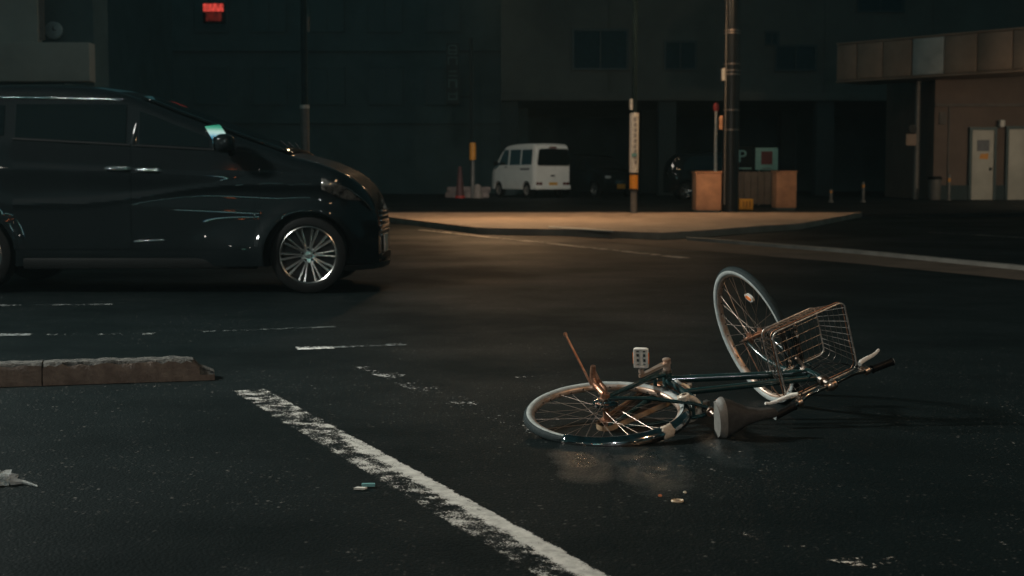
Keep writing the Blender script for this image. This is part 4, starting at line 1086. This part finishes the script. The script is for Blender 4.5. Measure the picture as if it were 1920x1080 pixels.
# guide post with white wrap and orange band, carrying a street lamp above the picture
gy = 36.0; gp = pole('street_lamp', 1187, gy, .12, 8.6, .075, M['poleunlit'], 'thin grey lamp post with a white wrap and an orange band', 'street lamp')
def sleeve(parent, py0, py1, y, r, m_, name, dx=0.0, seg=24):
    z0_, z1_ = wz(py1, y) - parent.location.z, wz(py0, y) - parent.location.z
    mb = MB(); mb.lathe([(r * .9, z0_), (r, z0_ + .005), (r, z1_ - .005), (r * .9, z1_)], seg, xf=Matrix.Translation((dx, 0, 0))); return mb.build(name, m_, parent)
sleeve(gp, 212, 324, gy, .115, M['white'], 'wrap'); sleeve(gp, 328, 354, gy, .105, M['orangeband'], 'reflective_band'); sleeve(gp, 325, 328, gy, .108, M['blackband'], 'clamp'); sleeve(gp, 354, 358, gy, .108, M['blackband'], 'clamp')
sleeve(gp, 358, 402, gy, .080, M['polegrey'], 'lit_foot')  # foot in the post's grey; missing light above is painted into the shaft
sleeve(gp, 186, 206, gy, .055, M['white'], 'upper_wrap', -.07)
m = MB(); rnd = random.Random(3)       # column of small dark characters down the wrap
for k in range(9):
    zz = wz(222 + k * 10, gy) - .12
    for j in range(3): m.box((.02 + rnd.uniform(-.02, .02), -.112, zz - j * .03), (.05 + rnd.uniform(0, .03), .016, .010))
    m.box((.02 + rnd.uniform(-.03, .03), -.112, zz - .03), (.010, .016, .08))
m.box((.0, -.110, wz(291, gy) - .12), (.13, .02, .09), 1)
m.build('lettering', [M['notice'], M['tealboard']], gp)
# big dark utility pole
uy = 37.0; up = pole('utility_pole', 1367, uy, .12, 12, .215, M['poledark'], 'thick black utility pole with steel bands standing behind the brown box', 'utility pole')
for py in (56, 61, 119, 131, 138, 205, 242): sleeve(up, py, py + 3.2, uy, .222, M['steel'], 'band')
m = MB(); m.box((-.22, -.06, wz(140, uy) - .12), (.10, .14, .32), bev=.02); m.build('bracket', M['white'], up)
m = MB(); m.box((-.27, -.05, wz(230, uy) - .12), (.09, .05, .36), bev=.01); m.build('plate', M['boxbrown'], up)
m = MB(); m.tube([(-.17, -.15, .2), (-.17, -.15, 7)], .022, 8); m.build('conduit', M['polegrey'], up)
# thin white post with red cap
ty = 39.0; tp = pole('marker_post', 1339, ty, .15, wz(206, ty), .045, M['white'], 'thin white post with a red cap rising behind the brown box', 'post')
z_ = wz(199, ty) - .15; m = MB(); m.lathe([(.0001, z_ - .14), (.07, z_ - .13), (.085, z_), (.05, z_ + .08), (.0001, z_ + .10)], 20); m.build('cap', M['red'], tp)
# brown boxes, fence, yellow crate, signs
def boxy(name, px0, px1, py0, py1, y, depth, m_, label, cat, base=None, group=None):
    x0_, x1_ = wx(px0, y), wx(px1, y); z1_ = wz(py0, y); z0_ = base if base is not None else wz(py1, y)
    e = empty(name, ((x0_ + x1_) / 2, y + depth / 2, z0_), label, cat, group)
    w_ = x1_ - x0_; h_ = z1_ - z0_
    return e, w_, h_
e, w_, h_ = boxy('utility_cabinet', 1303, 1351, 322, 404, 36.9, .8, None, 'plain brown steel cabinet lit by the street lamp left of the black pole', 'cabinet', .12)
m = MB(); m.box((0, 0, h_ / 2 + .02), (w_ - .01, .8, h_ - .04), bev=.015); m.build('body', M['boxbrown'], e); m = MB(); m.box((0, .0, h_ - .01), (w_ + .04, .84, .04), bev=.01); m.build('lid', M['boxbrown'], e); m = MB(); m.box((0, 0, .0), (w_ - .06, .74, .06)); m.build('plinth', M['walldark'], e)
e, w_, h_ = boxy('utility_cabinet', 1453, 1491, 321, 398, 38.6, .7, None, 'second brown cabinet, standing at the right end of the grey fence', 'cabinet', .15)
m = MB(); m.box((0, 0, h_ / 2 + .02), (w_ - .01, .7, h_ - .04), bev=.015); m.build('body', M['boxbrown'], e); m = MB(); m.box((0, .0, h_ - .01), (w_ + .04, .74, .04), bev=.01); m.build('lid', M['boxbrown'], e); m = MB(); m.box((0, 0, .0), (w_ - .06, .64, .06)); m.build('plinth', M['walldark'], e)
fy = 40.0; fe = empty('fence', (wx(1418, fy), fy, .16), 'grey board fence between the black pole and the right cabinet', 'fence')
wf = wx(1455, fy) - wx(1380, fy); hf = wz(322, fy) - .16
m = MB()
for k in range(6): m.box((-wf / 2 + wf * (k + .5) / 6, 0, hf / 2 + .05), (wf / 6 - .015, .03, hf - .1), bev=.006)
m.build('board_panel', M['fencegrey'], fe); m = MB(); m.box((0, .03, hf - .08), (wf, .04, .08)); m.box((0, .03, .2), (wf, .04, .08)); m.build('rail', M['fencegrey'], fe)
for s in (-1, 1): m = MB(); m.box((s * (wf / 2 + .02), .04, hf / 2), (.06, .06, hf + .05)); m.build('post', M['fencegrey'], fe)
e, w_, h_ = boxy('yellow_crate', 1385, 1410, 373, 400, 38.0, .35, None, 'small yellow crate in front of the grey fence', 'crate', .14)
m = MB(); m.box((0, 0, .02), (w_, .35, .03), bev=.005)
for s in (-1, 1): m.box((0, s * .165, h_ / 2), (w_, .02, h_), bev=.006); m.box((s * (w_ / 2 - .01), 0, h_ / 2), (.02, .31, h_), bev=.006)
m.build('body', M['yellow'], e)
m = MB()
for k in range(3):
    m.box((-w_ * .22 + w_ * .24 * k, -.179, h_ * .55), (.03, .012, h_ * .5))
m.build('slot', mat('crate_slot', (.25, .10, .01), .6), e)
psy = 41.0; ps = empty('parking_sign', (wx(1392, psy), psy, .18), 'dark parking board with a pale letter P right of the black pole', 'sign')
m = MB(); zc = wz(298, psy) - .18; m.box((0, 0, zc), (.62, .05, .72), bev=.01); m.build('board', mat('dark_board', (.010, .015, .016), .8, spec=.05, var=.2), ps); m = MB(); m.tube([(0, .06, 0), (0, .06, zc + .3)], .03, 10); m.build('post', M['polegrey'], ps)
text_mesh('letter', 'P', .50, M['tealboard'], ps, (-.06, -.026, zc + .06)); m = MB(); m.box((.0, -.028, zc - .27), (.42, .006, .035)); m.build('underline', M['tealboard'], ps)
ns = empty('notice_board', (wx(1434, psy), psy, .18), 'square pale teal board with a dark red sheet in its middle', 'sign')
zc = wz(298, psy) - .18; m = MB(); hw = (wx(1455, psy) - wx(1413, psy)); m.box((0, 0, zc), (hw, .05, hw * .98), bev=.01); m.build('board', M['tealboard'], ns)
m = MB(); m.box((0, -.028, zc + .03), (hw * .50, .01, hw * .58)); m.build('sheet', M['darkred'], ns); m = MB(); m.box((0, -.027, zc - .27), (hw * .4, .006, .03)); m.build('lettering', M['notice'], ns)
for s in (-1, 1): m = MB(); m.tube([(s * .2, .06, 0), (s * .2, .06, zc + .2)], .025, 8); m.build('post', M['polegrey'], ns)
# left of the van: low wall, guard posts
lwy = 50.5; lw = empty('low_wall', (wx(878, lwy), lwy, .28), 'low pinkish stone wall left of the white van', 'wall')
m = MB(); wl = wx(918, lwy) - wx(838, lwy); hl_ = wz(350, lwy) - .28
for j in range(2):
    for k in range(4): m.box((-wl / 2 + wl * (k + .5 + .25 * (j - .5)) / 4, 0, hl_ * (j + .5) / 2), (wl / 4 - .012, .3, hl_ / 2 - .012), bev=.015)
m.box((0, .0, hl_ / 2 - .01), (wl * .98, .26, hl_ - .03)); m.build('stonework', M['stone'], lw)
b1 = pole('guard_post', 887, 50.2, .28, wz(300, 50.2), .075, M['polegrey'], 'grey post with a bright orange cap beside the white van', 'post')
m = MB(); z_ = wz(300, 50.2) - .28; m.lathe([(.095, z_), (.115, z_ + .02), (.115, z_ + .50), (.10, z_ + .60), (.0001, z_ + .62)], 20); m.build('cap', M['orange'], b1)
sleeve(b1, 284, 298, 50.2, .105, M['white'], 'collar')
b2 = pole('traffic_cone', 863, 50.0, .28 + hl_ * 0, .36, .2, M['red'], 'dull red cone shaped marker at the left end of the low wall', 'cone')
m = MB(); zt2 = wz(312, 50.0) - .28; m.lathe([(.17, .03), (.155, .08), (.06, zt2 - .03), (.045, zt2), (.0001, zt2 + .01)], 20); m.build('cone', mat('dull_red_cone', (.11, .04, .038), .6, var=.3), b2); m = MB(); m.box((0, 0, .03), (.42, .42, .05), bev=.02); m.build('base', M['black_trim'], b2)
bpy.data.objects.remove(b2.children[0])
sp_ = empty('small_bollard', (wx(897, 50.6), 49.9, .28), 'short pale bollard in front of the low wall', 'bollard'); m = MB(); m.lathe([(.16, 0), (.16, .05), (.14, .18), (.12, .40), (.09, .47), (.0001, .49)], 18); m.build('body', mat('pale_bollard', (.30, .25, .22), .7, var=.3), sp_)
# pale cylinder post rising behind the minivan bonnet, and an unseen lamp added on it for the van
py_ = 29.0; lp2 = pole('street_lamp', 575, py_, 0, 9.2, .07, M['polematte'], 'dark lamp post with a pale grey sleeve behind the minivan bonnet', 'street lamp')
sleeve(lp2, 201, 300, py_, .088, M['polegrey'], 'sleeve'); sleeve(lp2, 197, 204, py_, .094, M['white'], 'collar')
m = MB(); m.box((.10, -.08, wz(46, py_)), (.055, .03, .30), bev=.006); m.build('plate', M['polegrey'], lp2)

# right: canopy with panels, wall, doors and small posts
cdir = V((wx(1920, 42.6) - wx(1562, 48), 42.6 - 48, 0)); CL = cdir.length; cang = math.atan2(cdir.y, cdir.x)
cp = empty('shop_canopy', (wx(1562, 48), 48, 0), 'long panelled canopy with one pale panel above the shop doors', 'canopy', rz=cang)
zA, zB = wz(152, 48), wz(84, 48)
seams = [0, .117, .262, .395, .42, .585, .75, .92, 1.10, 1.30, 1.5]
for i in range(len(seams) - 1):
    if i == 3: continue
    a0, a1 = seams[i], seams[i + 1]
    if i == 2: a1 = .418
    m = MB(); m.box(((a0 + a1) / 2 * CL, 0, (zA + zB) / 2), ((a1 - a0) * CL - .04, .08, zB - zA - .06), bev=.012); m.build('panel', M['panel_pale'] if i == 4 else M['panel'], cp)
m = MB(); m.box((CL * .75, .9, zB + .02), (CL * 1.5, 1.9, .05)); m.box((CL * .75, .9, zA - .03), (CL * 1.5, 1.9, .06), bev=.01); m.box((CL * .75, .1, (zA + zB) / 2), (CL * 1.5 - .02, .06, zB - zA)); m.build('soffit', M['panel'], cp)
by_ = 46.5; sb = empty('shop_building', (0, 0, .28), 'low brown shop wall with pale doors at the right edge', 'building')
m = MB(); X0 = wx(1745, by_); m.box(((X0 + 30) / 2, by_ + 3, 2.1), (30 - X0, 6, 4.2)); m.build('wall', M['shopwall'], sb)
m = MB(); m.box(((X0 + 30) / 2, by_ - .03, wz(197, by_) - .28), (30 - X0, .08, .10), bev=.01); m.box((wx(1772, by_), by_ - .02, 1.6), (.05, .06, 3.0)); m.build('moulding', M['fencegrey'], sb)
m = MB(); m.box((wx(1760, by_), by_ - .02, wz(222, by_) - .28), (.24, .06, .4), bev=.01); m.build('vent', M['fencegrey'], sb)
m = MB(); m.box(((X0 + 30) / 2, by_ - .05, .22), (30 - X0, .10, .5)); m.build('skirting', M['pillar'], sb)
def door(px0, px1, py0, py1, label=None):
    x0_, x1_ = wx(px0, by_ - .1), wx(px1, by_ - .1); z0_, z1_ = wz(py1, by_ - .1) - .28, wz(py0, by_ - .1) - .28
    m = MB(); m.box(((x0_ + x1_) / 2, by_ - .08, (z0_ + z1_) / 2), (x1_ - x0_, .1, z1_ - z0_), bev=.01); d = m.build('door', M['door_pale'], sb)
    f = MB(); f.box((x0_ - .05, by_ - .07, (z0_ + z1_) / 2), (.08, .16, z1_ - z0_)); f.box((x1_ + .05, by_ - .07, (z0_ + z1_) / 2), (.08, .16, z1_ - z0_)); f.box(((x0_ + x1_) / 2, by_ - .07, z1_ + .05), (x1_ - x0_ + .2, .16, .09)); f.build('frame', M['winframe'], d)
    h = MB(); h.tube([(x1_ - .10, by_ - .13, 1.0), (x1_ - .10, by_ - .20, 1.0)], .045, 12); h.build('handle', M['black_trim'], d); return d, x0_, x1_, z0_, z1_
d, x0_, x1_, z0_, z1_ = door(1816, 1856, 244, 375)
m = MB(); m.box(((x0_ + x1_) / 2, by_ - .136, wz(273, by_) - .28), (.40, .012, .36)); m.build('notice', M['notice'], d)
m = MB(); c_, s_2 = math.cos(R(20)), math.sin(R(20)); m.prism([(-.15, -.08), (.13, -.10), (.15, .09), (-.10, .08), (-.13, .02)], 0, .01, xf=frame_xf(((x0_ + x1_) / 2 + .03, by_ - .132, wz(293, by_) - .28), (0, -1, 0), (1, 0, 0))); m.build('sticker', M['orange'], d)
door(1884, 1935, 242, 376)
m = MB(); m.box((wx(1866, by_), by_ - .2, wz(232, by_) - .28), (.16, .2, .22), bev=.02); m.build('wall_box', M['white'], sb)
cpole = pole('canopy_post', 1713, 47.2, .28, zA, .10, M['polegrey'], 'steel post holding up the panelled canopy', 'post')
e = empty('hanging_sign', (wx(1703, 46.9), 46.9, wz(262, 46.9)), 'small tan box sign with a round disc on the canopy post', 'sign')
m = MB(); m.box((-.02, 0, 0), (.34, .10, .38), bev=.02); m.build('box', M['panel'], e); m = MB(); m.lathe([(.0001, -.02), (.13, -.02), (.13, .02), (.0001, .02)], 20, xf=frame_xf((.02, -.02, .36), (0, -1, 0))); m.box((.12, .12, .1), (.06, .2, .5)); m.build('disc', M['concrete_top'], e)
e = empty('litter_bin', (wx(1748, 45.8), 45.8, .28), 'round grey litter bin beside the canopy post', 'bin')
m = MB(); m.lathe([(.0001, 0), (.17, 0), (.19, .03), (.20, .66), (.21, .70), (.18, .72), (.18, .60), (.0001, .60)], 24); m.build('body', M['polegrey'], e); m = MB(); m.lathe([(.215, .66), (.225, .68), (.225, .74), (.19, .76)], 24); m.build('rim', M['black_trim'], e)
for px, lab in ((1775, 'slim white bollard right of the litter bin'), (1615, 'slim pale bollard alone in the dark forecourt'), (1555, 'short pale stub post nearest the right cabinet')):
    yy = 45.6 if px == 1775 else 43.5
    e = empty('bollard', (wx(px, yy), yy, .25), lab, 'bollard', 'slim bollards on the forecourt'); hh = .85 if px == 1775 else (.62 if px == 1615 else .40)
    m = MB(); m.lathe([(.0001, 0), (.085, 0), (.08, .04), (.042, .07), (.042, hh - .03), (.03, hh), (.0001, hh + .005)], 16); m.build('shaft', M['polegrey'], e); m = MB(); m.lathe([(.044, hh * .72), (.047, hh * .73), (.047, hh * .85), (.044, hh * .86)], 16); m.build('band', M['orangeband'], e)

# ------------------------------------------------------------------ litter on the asphalt
def crumple(name, loc, sx, sy, sz, m_, label, cat, seed):
    rn = random.Random(seed); bm = bmesh.new(); bmesh.ops.create_icosphere(bm, subdivisions=3, radius=1)
    for v_ in bm.verts:
        c = v_.co.copy(); k = 1 + .35 * math.sin(c.x * 5 + seed) * math.sin(c.y * 6 + 1) + rn.uniform(-.22, .22)
        v_.co = V((c.x * k * sx, c.y * k * sy, max(0, (c.z * k * .6 + .45)) * sz))
    me = bpy.data.meshes.new(name); bm.to_mesh(me); bm.free(); me.materials.append(m_); me.set_sharp_from_angle(angle=R(10)) if False else None
    o = bpy.data.objects.new(name, me); col.objects.link(o); o.location = loc; return tag(o, label, cat)
film = mat('clear_plastic_film', (.75, .78, .76), .12, 0, 0, var=.3, vscale=30); film.node_tree.nodes['Principled BSDF'].inputs['Transmission Weight'].default_value = .55
bg = crumple('plastic_bag', gr(2, 908), .045, .036, .042, film, 'crumpled clear plastic bag at the left edge of the road', 'bag', 3)
tl = MB(); g0, g1 = gr(44, 909), gr(70, 914); g0 -= bg.location; g1 -= bg.location
tl.tube([(V(g0) - V((.04, 0, 0))) + V((0, 0, .012)), V(g0) + V((0, 0, .010)), V(g1) + V((0, 0, .005))], [.016, .008, .003], 6); tl.build('twisted_end', film, bg)
p_ = gr(676, 919)
m = MB(); m.prism([(-.022, -.010), (.012, -.012), (.022, .004), (-.012, .010)], .004, .010); o = m.build('paper_scrap', M['white'], None); o.location = p_; tag(o, 'tiny pale paper scrap, the nearer of two left of the white line', 'litter', 'paper scraps')
p_ = gr(689, 914); m = MB(); m.prism([(-.018, -.008), (.026, -.004), (.024, .008), (-.020, .006)], .004, .014); o = m.build('paper_scrap', M['tealboard'], None); o.location = p_; tag(o, 'tiny pale teal scrap, the farther of two left of the white line', 'litter', 'paper scraps')
p_ = gr(1270, 942); m = MB(); m.lathe([(.0165, .004), (.019, .002), (.021, .005), (.019, .009)], 28, closed_prof=True, xf=Matrix.Diagonal((1, .85, 1, 1))); o = m.build('bottle_ring', mat('tan_ring', (.50, .36, .22), .4), None); o.location = p_; tag(o, 'small tan plastic ring lying on the asphalt in front of the bicycle', 'ring')
for (px, py), lab, cc in (((1238, 931), 'small orange pebble left of the plastic ring', (.5, .16, .06)), ((1284, 925), 'small pale pebble just beyond the plastic ring', (.45, .40, .3))):
    o = crumple('pebble', gr(px, py), .005, .005, .007, mat('pebble_stone', cc, .7), lab, 'pebble', px)
# ------------------------------------------------------------------ lamps, sky, air
def lamp_head(parent, arm_from, head, m_lens, power, c, aim_dxy=(0, 0), spread=150, size=.5):
    """arm + housing + lens on a post; all in the post's own coordinates"""
    h = V(head); a = V(arm_from); d = (h - a); d.z = 0; d = d.normalized()
    m = MB(); m.tube([a, a + d * .6 + V((0, 0, .25)), h - d * .25 + V((0, 0, .06))], .035, 10); m.build('arm', M['polegrey'], parent)
    q = frame_xf(h, (0, 0, 1), d)
    m = MB(); m.box((0, 0, .06), (.62, .26, .10), xf=q, bev=.04); hd = m.build('lamp_head', M['polegrey'], parent)
    m = MB(); m.box((0, 0, -.004), (.40, .18, .016), xf=q, bev=.004); m.build('lens', m_lens, hd)
    light('lamp', 'AREA', (h.x, h.y, h.z - .03), power, c, parent, (parent.location.x + h.x + aim_dxy[0], parent.location.y + h.y + aim_dxy[1], 0), size, spread)
WARM = (1, .60, .30); NEUT = (1, .93, .82)
lamp_head(gp, (0, 0, 6.1), (-3.6, -2.0, 6.1), M['lens_pool'], 110, WARM, (.4, -3.0), 125)
lamp_head(gp, (0, 0, 5.9), (.10, -1.8, 5.9), M['lens_side'], 40, WARM, (-.5, -3.0), 125, .3)  # second head added for the warm glints under the bicycle
light('pool_lamp', 'SPOT', (-3.6, -2.0, 6.0), 1500, WARM, gp, (.35, 28.6, 0), .15, 64, .95)
lamp_head(up, (0, 0, 6.4), (-.3, -3.0, 6.3), M['lens_dim'], 75, WARM, (-.9, 2.6), 120, .3)  # lamp head added to the pole to brighten the cabinets
k3 = pole('street_lamp', 960, 1.0, 0, 4.3, .08, M['polegrey'], 'unseen street lamp added to brighten the panelled canopy and doors', 'street lamp'); k3.location = (18.5, 36.5, 0)  # added lamp out of frame, brightens the canopy and doors
lamp_head(k3, (0, 0, 3.8), (-1.2, .6, 3.8), M['lens_dim'], 72, (1, .76, .52), (-3.4, 9.4), 110)
lamp_head(lp2, (0, 0, 9.0), (2.0, 1.6, 8.9), M['lens'], 60, NEUT, (3.2, 16), 110)
light('van_fill_spot', 'SPOT', (2.0, 1.6, 8.8), 3400, NEUT, lp2, (.4, 50.0, .8), .15, 17, .7)  # narrow beam added to brighten the white van
# two street lamps behind the photographer
k1 = pole('street_lamp', 960, 1.0, 0, 8.0, .08, M['polegrey'], 'street lamp behind the photographer at the left', 'street lamp'); k1.location = (-9.6, 8.0, 0)
lamp_head(k1, (0, 0, 5.9), (1.2, .1, 5.8), M['lens'], 700, (.97, 1, .93), (8.3, -1.6), 120, .9)
k2 = pole('street_lamp', 960, 1.0, 0, 8.0, .08, M['polegrey'], 'street lamp behind the photographer at the right', 'street lamp'); k2.location = (7.5, 1.0, 0)
lamp_head(k2, (0, 0, 7.0), (-1.6, .2, 7.0), M['lens_warm'], 180, (1, .60, .32), (-4.0, 4.0), 170)
k4 = pole('street_lamp', 960, 1.0, 0, 8.0, .08, M['polegrey'], 'unseen white lamp added for mudguard highlights, behind the photographer', 'street lamp'); k4.location = (3.2, -7.5, 0)
lamp_head(k4, (0, 0, 6.2), (-1.8, .8, 6.2), M['lens'], 220, (.93, .97, 1), (-.6, 12.0), 150)  # white lamp added for highlights on chrome and mudguard
# unseen store, fascia placed for streaks on the paint; sign for the mirror pane
st = empty('convenience_store', (-9, -26, 0), 'low store with a lit banded fascia across the street behind the photographer', 'building', rz=math.pi)
m = MB(); m.box((0, 3, 2), (6.4, 6, 4)); m.build('wall', M['wallgrey'], st)
for k in range(2): m = MB(); m.box((-1.5 + 3.0 * k, -.03, 1.4), (2.7, .06, 2.3), bev=.01); m.build('window', M['winglass'], st)
m = MB(); m.box((0, -.10, 3.75), (6.0, .2, .28)); f_ = m.build('fascia_green', M['fascia_green'], st)
m = MB(); m.box((0, -.10, 3.40), (6.0, .2, .36)); m.build('fascia_white', M['fascia_white'], st)
m = MB(); m.box((0, -.10, 3.06), (6.0, .2, .26)); m.build('fascia_blue', M['fascia_blue'], st)
SP_ = QPOS + QREF * 45; dv = (QPOS - SP_); dv.z = 0; dv.normalize()
rsn = empty('rooftop_sign', (SP_.x, SP_.y, SP_.z - .9), 'lit green white and blue banded sign on a far roof behind the photographer', 'sign', rz=math.atan2(dv.y, dv.x) + math.pi / 2)
SW = 1.25
m = MB(); m.box((0, .2, .9), (SW + .2, .3, .8), bev=.02); m.build('housing', M['black_trim'], rsn)
for nm, z_, h_, mm in (('band_green', 1.10, .20, 'sign_green'), ('band_white', .90, .20, 'sign_white'), ('band_blue', .70, .20, 'sign_blue')):
    m = MB(); m.box((0, .03, z_), (SW, .05, h_ - .01)); m.build(nm, M[mm], rsn)
m = MB()
for s in (-1, 1): m.tube([(s * .5, .2, -1.1), (s * .5, .2, .52)], .06, 8)
m.build('post', M['polegrey'], rsn)
hb_ = empty('far_block', (SP_.x, SP_.y - 4, 0), 'dark block carrying the banded sign behind the photographer', 'building')
for bx, by2, bw, bh in ((-34, -30, 22, 19), (26, -36, 18, 20), (48, -20, 16, 17), (-52, -10, 16, 16), (2, -44, 14, 12)):  # unseen blocks added so chrome and paint reflect dark
    e = empty('dark_reflection_block', (bx, by2, 0), 'unseen block added to darken reflections, behind the photographer', 'building', 'blocks added for dark reflections behind the photographer')
    m = MB(); m.box((0, 0, bh / 2), (bw, 8, bh)); m.build('wall', M['walldark'], e)
# unseen lamps and an amber light added for glints on minivan and chrome
for lx, ly, hz_, warm in ((-24, -22, 7.5, 0), (-5, -24, 8, 1), (3.5, -20, 6.5, 0), (17, -23, 8, 1), (-15, -18, 5.0, 0), (30, -14, 7.5, 0)):
    e = empty('street_lamp', (lx, ly, 0), 'unseen distant lamp added for glints, behind the photographer', 'street lamp', 'lamps added for glints behind the photographer')
    m = MB(); m.tube([(0, 0, 0), (0, 0, hz_), (0, .8, hz_ + .3)], [.08, .06, .05], 10); m.build('shaft', M['polegrey'], e)
    m = MB(); m.box((0, 1.0, hz_ + .28), (.5, .6, .10), bev=.03); hd = m.build('lamp_head', M['polegrey'], e)
    m = MB(); m.box((0, 1.0, hz_ + .20), (.42, .5, .10), bev=.03); m.build('lens', M['lens_warm' if warm else 'lens'], hd)
e = empty('amber_glint_lamp', (-9.5, -15, 0), 'unseen amber lamp added for orange glints, behind the photographer', 'signal')  # amber lamp added for orange glints on the minivan
m = MB(); m.tube([(0, 0, 0), (0, 0, 5.2), (1.2, 0, 5.4)], .07, 10); m.build('shaft', M['polegrey'], e)
m = MB(); m.box((1.7, 0, 5.2), (1.2, .2, .42), bev=.05); m.build('housing', M['black_trim'], e)
m = MB(); m.lathe([(.0001, 0), (.15, 0), (.13, .04), (.0001, .05)], 20, xf=frame_xf((1.7, .11, 5.2), (0, 1, 0))); m.build('lens', M['amber'], e)
m = MB(); hz = SP_.z - 2.0; m.box((0, 0, hz / 2), (16, 10, hz)); m.build('wall', M['walldark'], hb_)

w = bpy.data.worlds.new('World'); scene.world = w; w.use_nodes = True; nt = w.node_tree
bgd = nt.nodes['Background']; sky = nt.nodes.new('ShaderNodeTexSky'); sky.sky_type = 'NISHITA'; sky.sun_disc = False
sky.sun_elevation = R(-3); sky.sun_rotation = R(200); sky.altitude = 50
vm = nt.nodes.new('ShaderNodeVectorMath'); vm.operation = 'MULTIPLY'; vm.inputs[1].default_value = (.0, .0, .0)
ad = nt.nodes.new('ShaderNodeVectorMath'); ad.operation = 'ADD'; ad.inputs[1].default_value = (.017, .052, .057)
nt.links.new(sky.outputs['Color'], vm.inputs[0]); nt.links.new(vm.outputs['Vector'], ad.inputs[0]); tcw = nt.nodes.new('ShaderNodeTexCoord'); sz = nt.nodes.new('ShaderNodeSeparateXYZ'); nt.links.new(tcw.outputs['Generated'], sz.inputs[0])
grd = nt.nodes.new('ShaderNodeMapRange'); grd.interpolation_type = 'SMOOTHSTEP'; grd.inputs['From Min'].default_value = .12; grd.inputs['From Max'].default_value = .75
grd.inputs['To Min'].default_value = 1.35; grd.inputs['To Max'].default_value = .42; nt.links.new(sz.outputs['Z'], grd.inputs['Value'])
scl = nt.nodes.new('ShaderNodeVectorMath'); scl.operation = 'SCALE'; nt.links.new(ad.outputs['Vector'], scl.inputs[0]); nt.links.new(grd.outputs['Result'], scl.inputs['Scale'])
nt.links.new(scl.outputs['Vector'], bgd.inputs['Color'])
vm.inputs[1].default_value = (.010, .022, .018)
bgd.inputs['Strength'].default_value = 1.0
# thin teal volume added to lift the blacks, ground included
HAZE = .0005
hm = bpy.data.materials.new('black_lift_haze'); hm.use_nodes = True; n_ = hm.node_tree; n_.nodes.remove(n_.nodes['Principled BSDF'])
pvv = n_.nodes.new('ShaderNodeVolumePrincipled'); pvv.inputs['Color'].default_value = (.62, .92, .95, 1); pvv.inputs['Density'].default_value = HAZE
n_.links.new(pvv.outputs['Volume'], n_.nodes['Material Output'].inputs['Volume'])
m = MB(); m.box((0, 40, 14.5), (330, 350, 31.0)); hz_ = m.build('haze', hm, None); tag(hz_, 'thin haze added to lift the dark tones of the street', kind='stuff')
scene.view_settings.view_transform = 'Standard'; scene.view_settings.look = 'None'; scene.view_settings.exposure = 0; scene.view_settings.gamma = 1
scene.cycles.use_denoising = True
scene.cycles.max_bounces = 6; scene.cycles.sample_clamp_indirect = 4.0
